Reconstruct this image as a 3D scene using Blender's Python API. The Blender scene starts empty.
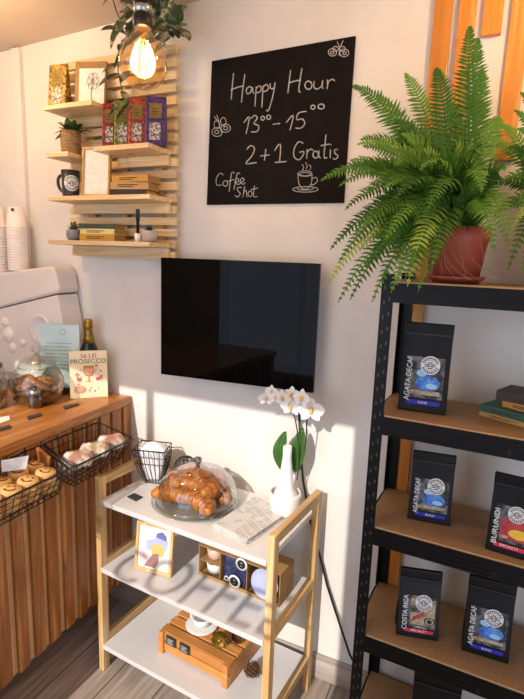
import bpy, math, random
from mathutils import Matrix, Vector
random.seed(7)
PI = math.pi
sc = bpy.context.scene
COL = sc.collection

# ------------------------------------------------------------------ camera
CAM_H = 1.6
F = 500.4
CX, CY = 262.0, 349.5
RX = Vector((0.905, 0.108, -0.411)); RY = Vector((0.423, -0.147, 0.894)); RZ = Vector((0.036, -0.983, -0.179))
RX.normalize()
RZ = (RZ - RX * RZ.dot(RX)).normalized()
RY = RZ.cross(RX); RY = RY if RY.z > 0 else -RY
C0 = Vector((0, 0, CAM_H))
def ray(px, py):
    v = Vector((px - CX, py - CY, F))
    return Vector((RX.dot(v), RY.dot(v), RZ.dot(v)))
def PZ(px, py, z): r = ray(px, py); return C0 + r * ((z - CAM_H) / r.z)
def PY(px, py, y): r = ray(px, py); return C0 + r * (y / r.y)
def PX(px, py, x): r = ray(px, py); return C0 + r * (x / r.x)

# ------------------------------------------------------------------ materials
def lin(h):
    h = h.lstrip('#'); o = []
    for i in (0, 2, 4):
        c = int(h[i:i+2], 16) / 255
        o.append(c / 12.92 if c <= .04045 else ((c + .055) / 1.055) ** 2.4)
    return (*o, 1)
MATS = {}
def base(name):
    m = bpy.data.materials.new(name); m.use_nodes = True
    nt = m.node_tree; b = nt.nodes['Principled BSDF']
    return m, nt, b
def noise(nt, scale, vec=(1, 1, 1), detail=4, rough=.55, coord='Object', dist=0):
    tc = nt.nodes.new('ShaderNodeTexCoord'); mp = nt.nodes.new('ShaderNodeMapping')
    mp.inputs['Scale'].default_value = vec
    n = nt.nodes.new('ShaderNodeTexNoise'); n.inputs['Scale'].default_value = scale
    n.inputs['Detail'].default_value = detail; n.inputs['Roughness'].default_value = rough
    n.inputs['Distortion'].default_value = dist
    nt.links.new(tc.outputs[coord], mp.inputs[0]); nt.links.new(mp.outputs[0], n.inputs[0])
    return n
def ramp(nt, src, cols, pos=None):
    r = nt.nodes.new('ShaderNodeValToRGB'); e = r.color_ramp.elements
    pos = pos or [i / (len(cols) - 1) for i in range(len(cols))]
    while len(e) < len(cols): e.new(.5)
    for i, c in enumerate(cols):
        e[i].position = pos[i]; e[i].color = lin(c) if isinstance(c, str) else c
    nt.links.new(src, r.inputs[0]); return r
def M(name, c, rough=.5, metal=0, c2=None, scale=30, vec=(1, 1, 1), bump=0, bscale=None, coat=0, trans=0, spec=.5, pos=None, sub=0, coord='Object'):
    """procedural material: noise between colour c and c2, optional bump"""
    if name in MATS: return MATS[name]
    m, nt, b = base(name)
    c2 = c2 or c
    n = noise(nt, scale, vec, coord=coord)
    r = ramp(nt, n.outputs[0], [c, c2], pos or [.35, .65])
    nt.links.new(r.outputs[0], b.inputs['Base Color'])
    b.inputs['Roughness'].default_value = rough; b.inputs['Metallic'].default_value = metal
    b.inputs['Coat Weight'].default_value = coat; b.inputs['Specular IOR Level'].default_value = spec
    if sub:
        b.inputs['Subsurface Weight'].default_value = sub; b.inputs['Subsurface Scale'].default_value = .01
    if bump:
        bp = nt.nodes.new('ShaderNodeBump'); bp.inputs['Strength'].default_value = bump; bp.inputs['Distance'].default_value = .004
        s = n
        if bscale: s = noise(nt, bscale, vec, coord=coord)
        nt.links.new(s.outputs[0], bp.inputs['Height']); nt.links.new(bp.outputs[0], b.inputs['Normal'])
    MATS[name] = m; return m
def WOOD(name, cols, axis='z', scale=9, rough=.5, stretch=14, coat=0):
    """grain streaks along one axis; a per-object shift keeps boards from matching"""
    if name in MATS: return MATS[name]
    m, nt, b = base(name)
    tc = nt.nodes.new('ShaderNodeTexCoord'); mp = nt.nodes.new('ShaderNodeMapping')
    oi = nt.nodes.new('ShaderNodeObjectInfo'); ad = nt.nodes.new('ShaderNodeVectorMath'); ad.operation = 'ADD'
    sc_ = nt.nodes.new('ShaderNodeVectorMath'); sc_.operation = 'SCALE'; sc_.inputs['Scale'].default_value = 13.7
    cb = nt.nodes.new('ShaderNodeCombineXYZ')
    for i in range(3): nt.links.new(oi.outputs['Random'], cb.inputs[i])
    nt.links.new(cb.outputs[0], sc_.inputs[0])
    nt.links.new(tc.outputs['Object'], ad.inputs[0]); nt.links.new(sc_.outputs[0], ad.inputs[1])
    v = [stretch] * 3; v['xyz'.index(axis)] = 1
    mp.inputs['Scale'].default_value = v
    nt.links.new(ad.outputs[0], mp.inputs[0])
    n = nt.nodes.new('ShaderNodeTexNoise'); n.inputs['Scale'].default_value = scale * .35; n.inputs['Detail'].default_value = 6
    n.inputs['Distortion'].default_value = .6
    nt.links.new(mp.outputs[0], n.inputs[0])
    k = nt.nodes.new('ShaderNodeTexNoise'); k.inputs['Scale'].default_value = 7; k.inputs['Detail'].default_value = 1
    nt.links.new(ad.outputs[0], k.inputs[0])
    r = ramp(nt, n.outputs[0], cols)
    r.color_ramp.elements[0].position = .3; r.color_ramp.elements[-1].position = .7
    hv = nt.nodes.new('ShaderNodeHueSaturation')
    mr = nt.nodes.new('ShaderNodeMapRange'); mr.inputs['To Min'].default_value = .82; mr.inputs['To Max'].default_value = 1.12
    nt.links.new(oi.outputs['Random'], mr.inputs[0]); nt.links.new(mr.outputs[0], hv.inputs['Value'])
    kr = ramp(nt, k.outputs[0], ['#6b3f1c', '#ffffff'], [.2, .3])
    mx = nt.nodes.new('ShaderNodeMix'); mx.data_type = 'RGBA'; mx.blend_type = 'MULTIPLY'; mx.inputs[0].default_value = .55
    nt.links.new(r.outputs[0], mx.inputs[6]); nt.links.new(kr.outputs[0], mx.inputs[7])
    nt.links.new(mx.outputs[2], hv.inputs['Color']); nt.links.new(hv.outputs[0], b.inputs['Base Color'])
    b.inputs['Roughness'].default_value = rough; b.inputs['Coat Weight'].default_value = coat
    bp = nt.nodes.new('ShaderNodeBump'); bp.inputs['Strength'].default_value = .12; bp.inputs['Distance'].default_value = .002
    nt.links.new(n.outputs[0], bp.inputs['Height']); nt.links.new(bp.outputs[0], b.inputs['Normal'])
    MATS[name] = m; return m
def GLASS(name, tint='#ffffff', refl=.12, edge=.55, rough=.02):
    """thin clear shell: mostly transparent, more reflective at grazing angles"""
    if name in MATS: return MATS[name]
    m, nt, b = base(name); nt.nodes.remove(b)
    out = nt.nodes['Material Output']
    t = nt.nodes.new('ShaderNodeBsdfTransparent'); t.inputs[0].default_value = lin(tint)
    g = nt.nodes.new('ShaderNodeBsdfGlossy'); g.inputs['Roughness'].default_value = rough
    lw = nt.nodes.new('ShaderNodeLayerWeight'); lw.inputs[0].default_value = .35
    mr = nt.nodes.new('ShaderNodeMapRange'); mr.inputs['To Min'].default_value = refl * .35; mr.inputs['To Max'].default_value = edge
    mx = nt.nodes.new('ShaderNodeMixShader')
    nt.links.new(lw.outputs['Facing'], mr.inputs[0]); nt.links.new(mr.outputs[0], mx.inputs[0])
    nt.links.new(t.outputs[0], mx.inputs[1]); nt.links.new(g.outputs[0], mx.inputs[2]); nt.links.new(mx.outputs[0], out.inputs[0])
    MATS[name] = m; return m
def EMIT(name, c, s):
    m, nt, b = base(name)
    b.inputs['Base Color'].default_value = lin(c); b.inputs['Emission Color'].default_value = lin(c); b.inputs['Emission Strength'].default_value = s
    MATS[name] = m; return m

# ------------------------------------------------------------------ mesh builder
_tc = {}
def text_mesh(s):
    if s in _tc: return _tc[s]
    cu = bpy.data.curves.new('t', 'FONT'); cu.body = s; cu.size = 1; cu.resolution_u = 3
    o = bpy.data.objects.new('t', cu); COL.objects.link(o)
    dg = bpy.context.evaluated_depsgraph_get()
    me = bpy.data.meshes.new_from_object(o.evaluated_get(dg))
    V = [tuple(v.co) for v in me.vertices]; Fs = [tuple(p.vertices) for p in me.polygons]
    bpy.data.objects.remove(o); bpy.data.curves.remove(cu); bpy.data.meshes.remove(me)
    x0 = min(v[0] for v in V); x1 = max(v[0] for v in V); y1 = max(v[1] for v in V); y0 = min(v[1] for v in V)
    _tc[s] = (V, Fs, x0, x1, y0, y1); return _tc[s]

class MB:
    def __init__(s): s.v = []; s.f = []; s.m = []; s.s = []; s.cur = 0; s.sm = False
    def add(s, vs, fs, smooth=None):
        k = len(s.v); s.v += [Vector(v) for v in vs]
        for f in fs: s.f.append([i + k for i in f]); s.m.append(s.cur); s.s.append(s.sm if smooth is None else smooth)
    def mark(s): return len(s.v)
    def xf(s, k, mat):
        for i in range(k, len(s.v)): s.v[i] = mat @ s.v[i]
    def box(s, c, d, rz=0, rx=0, ry=0):
        h = [x / 2 for x in d]
        vs = [Vector((a * h[0], b * h[1], e * h[2])) for a in (-1, 1) for b in (-1, 1) for e in (-1, 1)]
        R = Matrix.Translation(c) @ Matrix.Rotation(rz, 4, 'Z') @ Matrix.Rotation(ry, 4, 'Y') @ Matrix.Rotation(rx, 4, 'X')
        s.add([R @ v for v in vs], [(0, 1, 3, 2), (4, 6, 7, 5), (0, 4, 5, 1), (2, 3, 7, 6), (0, 2, 6, 4), (1, 5, 7, 3)], False)
    def bb(s, x0, x1, y0, y1, z0, z1): s.box(((x0 + x1) / 2, (y0 + y1) / 2, (z0 + z1) / 2), (x1 - x0, y1 - y0, z1 - z0))
    def hexa(s, b, t):
        s.add(list(b) + list(t), [(3, 2, 1, 0), (4, 5, 6, 7), (0, 1, 5, 4), (1, 2, 6, 5), (2, 3, 7, 6), (3, 0, 4, 7)], False)
    def tube(s, pts, r, n=8, closed=False, flat=None):
        pts = [Vector(p) for p in pts]; N = len(pts)
        rs = r if isinstance(r, (list, tuple)) else [r] * N
        vs = []; fs = []; up = None
        for i, p in enumerate(pts):
            if closed: t = pts[(i + 1) % N] - pts[i - 1]
            else: t = pts[min(i + 1, N - 1)] - pts[max(i - 1, 0)]
            if t.length < 1e-9: t = Vector((0, 0, 1))
            t.normalize()
            if up is None:
                up = Vector((0, 0, 1)) if abs(t.z) < .9 else Vector((1, 0, 0))
            a = t.cross(up)
            if a.length < 1e-6: a = t.cross(Vector((0, 1, 0)))
            a.normalize(); b = a.cross(t).normalized(); up = b
            for k in range(n):
                q = 2 * PI * k / n; vs.append(p + (a * math.cos(q) + b * math.sin(q) * (flat or 1)) * rs[i])
        for i in range(N if closed else N - 1):
            j = (i + 1) % N
            for k in range(n): fs.append((i * n + k, i * n + (k + 1) % n, j * n + (k + 1) % n, j * n + k))
        if not closed: fs += [tuple(range(n))[::-1], tuple(range((N - 1) * n, N * n))]
        s.add(vs, fs, n > 4)
    def lathe(s, prof, c=(0, 0, 0), n=32, sx=1, sy=1, fn=None):
        vs = []; fs = []
        for (r, z) in prof:
            for k in range(n):
                q = 2 * PI * k / n; rr = r * (fn(q, z) if fn else 1)
                vs.append((c[0] + rr * math.cos(q) * sx, c[1] + rr * math.sin(q) * sy, c[2] + z))
        for i in range(len(prof) - 1):
            for k in range(n): fs.append((i * n + k, i * n + (k + 1) % n, (i + 1) * n + (k + 1) % n, (i + 1) * n + k))
        if prof[0][0] > 1e-5: fs.append(tuple(range(n))[::-1])
        if prof[-1][0] > 1e-5: fs.append(tuple(range((len(prof) - 1) * n, len(prof) * n)))
        s.add(vs, fs, True)
    def shell(s, prof, c=(0, 0, 0), n=32, **k):   # open lathe without end caps
        kk = len(s.f); s.lathe(prof, c, n, **k)
        d = [i for i in range(kk, len(s.f)) if len(s.f[i]) == n and n != 4]
        for i in reversed(d): del s.f[i], s.m[i], s.s[i]
    def poly(s, pts): s.add(pts, [tuple(range(len(pts)))], False)
    def prism(s, pts, d):
        n = len(pts); d = Vector(d); p = [Vector(q) for q in pts]
        s.add(p + [q + d for q in p], [tuple(range(n))[::-1], tuple(range(n, 2 * n))] + [(i, (i + 1) % n, n + (i + 1) % n, n + i) for i in range(n)], False)
    def ball(s, c, r, n=14, m=9, sq=(1, 1, 1), jit=0):
        vs = []; fs = []
        for i in range(m + 1):
            a = PI * i / m
            for k in range(n):
                q = 2 * PI * k / n; j = 1 + (random.uniform(-jit, jit) if 0 < i < m else 0)
                vs.append((c[0] + r * sq[0] * math.sin(a) * math.cos(q) * j, c[1] + r * sq[1] * math.sin(a) * math.sin(q) * j, c[2] - r * sq[2] * math.cos(a) * j))
        for i in range(m):
            for k in range(n): fs.append((i * n + k, i * n + (k + 1) % n, (i + 1) * n + (k + 1) % n, (i + 1) * n + k))
        s.add(vs, fs, True)
    def text(s, t, fn, h, x=0, y=0, align='c', wide=1):
        """letters with cap height h, anchored at (x,y) of the 2-D frame that fn maps to 3-D"""
        V, Fs, x0, x1, y0, y1 = text_mesh(t); k = h / (y1 - y0)
        off = {'c': (x0 + x1) / 2, 'l': x0, 'r': x1}[align]
        s.add([fn(x + (v[0] - off) * k * wide, y + (v[1] - y0) * k) for v in V], Fs, False)
    def disc(s, fn, cx, cy, r, n=24, ry=None, r0=0):
        ry = ry or r
        o = [fn(cx + r * math.cos(2 * PI * i / n), cy + ry * math.sin(2 * PI * i / n)) for i in range(n)]
        if r0:
            q = [fn(cx + r * r0 * math.cos(2 * PI * i / n), cy + ry * r0 * math.sin(2 * PI * i / n)) for i in range(n)]
            s.add(o + q, [(i, (i + 1) % n, n + (i + 1) % n, n + i) for i in range(n)], False)
        else:
            vs = [fn(cx, cy)]
            for j in (1, 2, 3): vs += [fn(cx + r * j / 3 * math.cos(2 * PI * i / n), cy + ry * j / 3 * math.sin(2 * PI * i / n)) for i in range(n)]
            s.add(vs, [(0, 1 + i, 1 + (i + 1) % n) for i in range(n)] + [(1 + j * n + i, 1 + (j + 1) * n + i, 1 + (j + 1) * n + (i + 1) % n, 1 + j * n + (i + 1) % n) for j in (0, 1) for i in range(n)], False)
    def rect(s, fn, x0, y0, x1, y1): s.poly([fn(x0, y0), fn(x1, y0), fn(x1, y1), fn(x0, y1)])
    def build(s, name, mats, parent=None, loc=None, bevel=0, world=True, subsurf=0, seg=2):
        mats = mats if isinstance(mats, (list, tuple)) else [mats]
        if parent is not None and world:
            inv = WM[parent.name].inverted(); vs = [inv @ v for v in s.v]
        elif loc is not None and parent is None:
            L = Vector(loc); vs = [v - L for v in s.v]
        else: vs = s.v
        me = bpy.data.meshes.new(name); me.from_pydata([tuple(v) for v in vs], [], s.f); me.update()
        for m in mats: me.materials.append(m)
        for i, p in enumerate(me.polygons): p.material_index = s.m[i]; p.use_smooth = s.s[i]
        o = bpy.data.objects.new(name, me); COL.objects.link(o)
        if parent is not None: o.parent = parent; WM[o.name] = WM[parent.name]
        else:
            if loc is not None: o.location = loc
            WM[o.name] = Matrix.Translation(loc or (0, 0, 0))
        if bevel:
            b = o.modifiers.new('bevel', 'BEVEL'); b.width = bevel; b.segments = seg; b.limit_method = 'ANGLE'; b.angle_limit = .7
        if subsurf:
            q = o.modifiers.new('subd', 'SUBSURF'); q.levels = subsurf; q.render_levels = subsurf
        return o
WM = {}
def tag(o, label, cat, group=None):
    o['label'] = label; o['category'] = cat
    if group: o['group'] = group
    return o
def T(name, label, cat, loc=(0, 0, 0), rz=0, group=None):
    o = bpy.data.objects.new(name, None); COL.objects.link(o); o.empty_display_size = .05
    o.location = loc; o.rotation_euler = (0, 0, rz)
    WM[o.name] = Matrix.Translation(loc) @ Matrix.Rotation(rz, 4, 'Z')
    return tag(o, label, cat, group)
def S(o): o['kind'] = 'structure'; return o
def dup(root, loc, rz=None, label=None, rot=None):
    r = root.copy(); COL.objects.link(r); r.location = loc
    if rz is not None: r.rotation_euler = (0, 0, rz)
    if rot is not None: r.rotation_euler = rot
    if label: r['label'] = label
    for ch in list(root.children):
        c = ch.copy(); COL.objects.link(c); c.parent = r
        for g in list(ch.children):
            d = g.copy(); COL.objects.link(d); d.parent = c
    WM[r.name] = Matrix.Translation(loc) @ Matrix.Rotation(r.rotation_euler.z, 4, 'Z')
    return r
def frame2(o, ux, uy):   # 2-D -> 3-D mapping on a plane
    o, ux, uy = Vector(o), Vector(ux), Vector(uy)
    return lambda x, y: o + ux * x + uy * y
def lerp(a, b, t): return Vector(a) * (1 - t) + Vector(b) * t
def bez(p0, p1, p2, p3, n):
    o = []
    for i in range(n + 1):
        t = i / n; u = 1 - t
        o.append(Vector(p0) * u**3 + Vector(p1) * 3 * u*u*t + Vector(p2) * 3 * u*t*t + Vector(p3) * t**3)
    return o

# ------------------------------------------------------------------ palette
plaster = M('plaster', '#e3dfd9', .75, c2='#d9d4ce', scale=3, bump=.12, bscale=26)
ceil_m = M('ceiling_panel', '#d0bca8', .45, c2='#c8b29d', scale=3)
black_metal = M('black_metal', '#08080a', .45, c2='#0d0d0f', scale=60, spec=.25)
wire_m = M('black_wire', '#0b0b0c', .4)
pine = WOOD('pine', ['#e6cfa4', '#d9b884', '#efdcb6'], 'x', 8, .55)
pine_end = M('pine_batten', '#c9ab7b', .6, c2='#b5945f', scale=20)
oak = WOOD('light_oak', ['#dcb981', '#cda267', '#e8cc9b'], 'z', 8, .5)
oak_y = WOOD('light_oak_rail', ['#dcb981', '#cda267', '#e8cc9b'], 'y', 8, .5)
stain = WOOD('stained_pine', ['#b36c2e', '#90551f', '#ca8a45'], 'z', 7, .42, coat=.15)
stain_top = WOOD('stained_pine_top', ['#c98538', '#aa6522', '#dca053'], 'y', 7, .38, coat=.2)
back_wood = WOOD('pale_backing_wood', ['#d2ab7e', '#c49a6a', '#dfbb92'], 'z', 7, .6)
orange_wood = WOOD('orange_varnished_wood', ['#d9903a', '#c97d2a', '#e2a150'], 'z', 7, .4, coat=.2)
mdf = M('brown_hardboard', '#9d7b58', .55, c2='#8c6b48', scale=120, bump=.03)
mdf_edge = M('hardboard_edge', '#cfa878', .7, c2='#bf9866', scale=80)
lacquer = M('white_lacquer', '#dcdad9', .35, c2='#d6d3d2', scale=4)
white_cer = M('white_ceramic', '#f1efec', .3, c2='#eae7e3', scale=5)
white_pl = M('white_plastic', '#e2dddb', .38, c2='#dcd5d1', scale=5)
paper = M('paper', '#f0ece4', .8, c2='#e6e0d6', scale=40)
terracotta = M('terracotta_plastic', '#a9503a', .5, c2='#9a4733', scale=12)
terracotta2 = M('orange_terracotta', '#c4682e', .6, c2='#b35a25', scale=12)
soil = M('soil', '#2a1d14', .95, c2='#3d2b1d', scale=90, bump=.6)
glass = GLASS('clear_glass', '#f6faf8', .14, .8)
ink = M('dark_ink', '#1b1a1c', .6)
white_ink = M('white_print', '#eeeeec', .6)
chalk = M('chalk', '#cfcdca', .95, c2='#85827f', scale=220, pos=[.3, .8])
silver = M('brushed_silver', '#c9c9cb', .25, 1, c2='#b7b7ba', scale=50)

# ------------------------------------------------------------------ the room
D = 1.66
XL, XR, YF = -2.62, 1.45, -.42
b = MB(); b.bb(XL - .1, XR + .1, D, D + .1, -.02, 2.75); S(b.build('wall_back', plaster))
b = MB(); b.bb(XL - .1, XL, YF, D, -.02, 2.7); S(b.build('wall_left', plaster))
b = MB(); b.bb(XR, XR + .1, YF, D, -.02, 2.7); S(b.build('wall_right', plaster))
b = MB(); b.hexa([(XL - .1, YF - .1, 2.525 + .039 * (XL - .1)), (XR + .1, YF - .1, 2.525 + .039 * XR), (XR + .1, D + .1, 2.525 + .039 * XR), (XL - .1, D + .1, 2.525 + .039 * (XL - .1))],
              [(XL - .1, YF - .1, 2.8), (XR + .1, YF - .1, 2.8), (XR + .1, D + .1, 2.8), (XL - .1, D + .1, 2.8)]); S(b.build('ceiling', ceil_m))
# wooden plank floor, boards running towards the back wall
m, nt, pb = base('laminate_floor')
tc = nt.nodes.new('ShaderNodeTexCoord'); mp = nt.nodes.new('ShaderNodeMapping'); mp.inputs['Rotation'].default_value = (0, 0, PI / 2)
mp.inputs['Location'].default_value = (.3, .03, 0)
br = nt.nodes.new('ShaderNodeTexBrick'); br.inputs['Scale'].default_value = 1; br.inputs['Brick Width'].default_value = 1.2; br.inputs['Row Height'].default_value = .19
br.inputs['Mortar Size'].default_value = .0022; br.inputs['Color1'].default_value = lin('#c9b9ad'); br.inputs['Color2'].default_value = lin('#b8a89c'); br.inputs['Mortar'].default_value = lin('#3e342e')
nt.links.new(tc.outputs['Object'], mp.inputs[0]); nt.links.new(mp.outputs[0], br.inputs[0])
n = noise(nt, 3.2, (14, 1, 1), 6, .6); r = ramp(nt, n.outputs[0], ['#7d6f68', '#ffffff'], [.28, .68])
mx = nt.nodes.new('ShaderNodeMix'); mx.data_type = 'RGBA'; mx.blend_type = 'MULTIPLY'; mx.inputs[0].default_value = .8
nt.links.new(br.outputs['Color'], mx.inputs[6]); nt.links.new(r.outputs[0], mx.inputs[7]); nt.links.new(mx.outputs[2], pb.inputs['Base Color'])
pb.inputs['Roughness'].default_value = .5
b = MB(); b.bb(XL - .1, XR + .1, YF - 1.2, D + .1, -.06, 0); S(b.build('floor', m))
base_m = WOOD('washed_wood_skirting', ['#b8aca3', '#a6988e', '#c7bcb4'], 'x', 6, .55)
b = MB(); b.bb(-1.5, XR, D - .015, D, 0, .1); S(b.build('baseboard_back', base_m, bevel=.003))
# white cable trunking running up the wall behind the coffee machine
pa, pb_ = PY(15, 48, D), PY(22.5, 48, D)
b = MB(); b.bb(pa.x, pb_.x, D - .022, D, .0, 2.44); S(b.build('trim_1', white_pl, bevel=.003))
# front wall with the shop window and the door opening (behind the photographer)
WX0, WX1, WZ0, WZ1 = -2.05, -.42, .72, 2.36
DX0, DX1 = .5, 1.35
b = MB()
for (x0, x1, z0, z1) in [(XL - .1, WX0, -.02, 2.7), (WX1, DX0, -.02, 2.7), (DX1, XR + .1, -.02, 2.7), (WX0, WX1, -.02, WZ0), (WX0, WX1, WZ1, 2.7), (DX0, DX1, 2.1, 2.7)]:
    b.bb(x0, x1, YF - .1, YF, z0, z1)
S(b.build('wall_front', plaster))
frame_m = M('dark_window_frame', '#2a2a2c', .5)
b = MB()
for (x0, x1, z0, z1) in [(WX0, WX0 + .05, WZ0, WZ1), (WX1 - .05, WX1, WZ0, WZ1), (WX0, WX1, WZ0, WZ0 + .05), (WX0, WX1, WZ1 - .05, WZ1), (-1.37, -1.33, WZ0, WZ1)]:
    b.bb(x0, x1, YF - .08, YF - .03, z0, z1)
w1 = S(b.build('window_1', frame_m))
b = MB(); b.bb(WX0, WX1, YF - .057, YF - .053, WZ0, WZ1); b.build('pane', GLASS('window_glass', '#ffffff', .06, .4), w1)

b = MB(); b.text('COFFEE', lambda x, z: Vector((x, YF - .05, z)), .13, -.9, 1.47, wide=1.1); b.build('window_lettering', M('window_vinyl', '#efece6', .6), w1)
# ------------------------------------------------------------------ blackboard
board_m = M('blackboard', '#120e0d', .8, c2='#181312', scale=14, spec=.15)
q = [PY(213, 62, D), PY(356, 37, D), PY(344, 203, D), PY(208, 205, D)]
bd = MB(); th = .008
bd.prism([(p.x, D - .0005, p.z) for p in q], (0, -th, 0))
t = T('blackboard', 'black chalkboard sheet on the wall with happy hour chalk writing', 'blackboard', (q[3].x, D, q[3].z))
bd.build('board', board_m, t)
def bz(x, y): p = PY(190 + x / 2.911, 20 + y / 2.911, D - th - .001); return p
def arc(cx, cy, rx, ry=None, a0=0, a1=360, n=14):
    ry = ry or rx
    return [(cx + rx * math.cos(math.radians(a0 + (a1 - a0) * i / n)), cy + ry * math.sin(math.radians(a0 + (a1 - a0) * i / n))) for i in range(n + 1)]
def strokes(mb, lst, rad=.0021):
    for s_ in lst:
        if len(s_) > 2:   # smooth by subdividing (Catmull-Rom)
            o = []
            for i in range(len(s_) - 1):
                p0 = s_[max(i - 1, 0)]; p1 = s_[i]; p2 = s_[i + 1]; p3 = s_[min(i + 2, len(s_) - 1)]
                for k in range(4):
                    u = k / 4
                    o.append(tuple(.5 * (2 * p1[j] + (p2[j] - p0[j]) * u + (2 * p0[j] - 5 * p1[j] + 4 * p2[j] - p3[j]) * u*u + (3 * p1[j] - p0[j] - 3 * p2[j] + p3[j]) * u**3) for j in (0, 1)))
            s_ = o + [s_[-1]]
        mb.tube([bz(*p) for p in s_], rad, 5)
chalk_sets = [('heading_lettering', .0021, [
 [(127, 155), (123, 195), (120, 232)], [(160, 158), (154, 200), (150, 240)], [(119, 204), (138, 196), (157, 192)],
 [(181, 198), (172, 194), (164, 203), (167, 215), (176, 210), (182, 197), (183, 210), (187, 214)],
 [(193, 194), (191, 225), (189, 252)], [(192, 200), (202, 192), (208, 199), (203, 210), (193, 211)],
 [(213, 191), (211, 225), (209, 254)], [(212, 197), (222, 188), (229, 197), (222, 207), (213, 208)],
 [(233, 185), (235, 199), (244, 198), (248, 181), (241, 222), (229, 262), (222, 262)],
 [(293, 146), (289, 180), (285, 213)], [(326, 141), (320, 178), (317, 206), (322, 210)], [(287, 184), (305, 178), (323, 175)],
 arc(345, 190, 10, 12, -80, 280), [(362, 178), (361, 195), (370, 201), (383, 192), (386, 176), (385, 195), (389, 199)],
 [(400, 174), (401, 187), (399, 201)], [(400, 187), (406, 177), (414, 173), (421, 176)], [(421, 176), (420, 178)],
 ]), ('hours_lettering', .0021, [
 [(157, 299), (173, 282), (163, 332)], [(177, 287), (189, 278), (196, 286), (186, 301), (200, 308), (196, 324), (178, 326)],
 arc(212, 286, 5, 6, -80, 280, 10), arc(229, 283, 6, 6, -80, 280, 10), [(241, 304), (262, 301)],
 [(280, 299), (301, 277), (291, 321)], [(339, 266), (316, 271), (311, 290), (327, 288), (334, 301), (324, 314), (307, 315)],
 arc(358, 254, 6, 6, -80, 280, 10), arc(382, 252, 9, 7, -80, 280, 12),
 ]), ('offer_lettering', .0021, [
 [(166, 377), (176, 366), (188, 374), (180, 396), (163, 418), (194, 415)], [(205, 396), (232, 393)], [(221, 376), (217, 409)],
 [(246, 381), (263, 361), (261, 413)], [(247, 415), (281, 412)],
 [(330, 359), (316, 355), (303, 376), (303, 398), (316, 407), (328, 396), (331, 383), (318, 385)],
 [(341, 376), (340, 404)], [(340, 388), (350, 376), (359, 380)], arc(366, 392, 8, 10, -60, 300), [(375, 380), (376, 398), (381, 402)],
 [(396, 334), (391, 385), (392, 402), (400, 400)], [(381, 366), (407, 361)], [(409, 377), (408, 402)], [(410, 362), (411, 365)],
 [(431, 377), (421, 378), (422, 388), (431, 396), (424, 405), (416, 403)],
]),
 ('shop_lettering', .0015, [
 [(97, 452), (88, 446), (77, 460), (78, 480), (92, 480)], arc(103, 476, 7, 8, -80, 280, 10), [(130, 446), (122, 444), (117, 472), (114, 500)], [(109, 470), (129, 464)],
 [(146, 448), (138, 446), (132, 472), (128, 494)], [(134, 473), (143, 468), (137, 461), (131, 472), (140, 479), (148, 474)], [(149, 473), (158, 466), (152, 460), (146, 471), (155, 478), (161, 473)],
 [(150, 488), (139, 488), (139, 497), (146, 505), (139, 515), (131, 511)], [(159, 484), (154, 516)], [(156, 504), (163, 495), (166, 516)], arc(175, 506, 6, 8, -80, 280, 10), [(188, 482), (185, 512), (196, 514)], [(177, 494), (198, 489)],
 ]), ('butterfly_drawing', .0014, [
 arc(415, 94, 12, 11, 0, 360), arc(449, 96, 13, 11, 0, 360), arc(424, 84, 8, 7, 0, 360, 10), arc(444, 84, 8, 7, 0, 360, 10), [(436, 78), (434, 104)], [(435, 78), (428, 63)], [(437, 78), (446, 60)], arc(414, 95, 5, 4), arc(450, 97, 5, 4),
 ]), ('butterfly_drawing', .0014, [
 arc(79, 326, 15, 13), arc(104, 315, 14, 12), arc(78, 305, 8, 12), arc(97, 296, 8, 12), [(84, 300), (92, 328)], [(83, 299), (70, 280)], [(85, 298), (78, 276)], arc(78, 326, 6, 5), arc(104, 315, 6, 5),
 ]), ('cup_drawing', .0014, [
 [(314, 446), (317, 475), (328, 491), (343, 490), (354, 472), (355, 446)], arc(335, 447, 20, 8), arc(335, 449, 15, 5), [(355, 463), (367, 458), (371, 468), (362, 478), (352, 480)], arc(336, 493, 37, 8), [(312, 490), (320, 494), (352, 494), (360, 489)],
 [(328, 436), (331, 428), (326, 420)], [(338, 434), (341, 424), (336, 415)], [(349, 436), (352, 428), (347, 421)],
])]
for nm_, rad_, lst_ in chalk_sets:
    b = MB(); strokes(b, lst_, rad_); b.build(nm_, chalk, t)


# ------------------------------------------------------------------ glass panel (television) on the wall
tvf = D - .075
q = [PY(161, 258, tvf), PY(320, 263, tvf), PY(313, 393, tvf), PY(161, 374, tvf)]
x0 = (q[0].x + q[3].x) / 2; x1 = (q[1].x + q[2].x) / 2; z1 = (q[0].z + q[1].z) / 2
t = T('television', 'large black glossy glass screen panel mounted on the white wall', 'television', ((x0 + x1) / 2, D, 1.13))
m, nt, pb = base('black_glass'); pb.inputs['Base Color'].default_value = lin('#060607'); pb.inputs['Roughness'].default_value = .03; pb.inputs['Specular IOR Level'].default_value = .12
b = MB(); b.prism([(x0, tvf, q[3].z), (x1, tvf, q[2].z), (x1, tvf, z1), (x0, tvf, z1)][::-1], (0, .012, 0)); b.build('screen', m, t)
b = MB(); b.bb(x0 + .06, x1 - .06, tvf + .012, D, q[2].z + .09, z1 - .07); b.build('wall_mount', black_metal, t)

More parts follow.
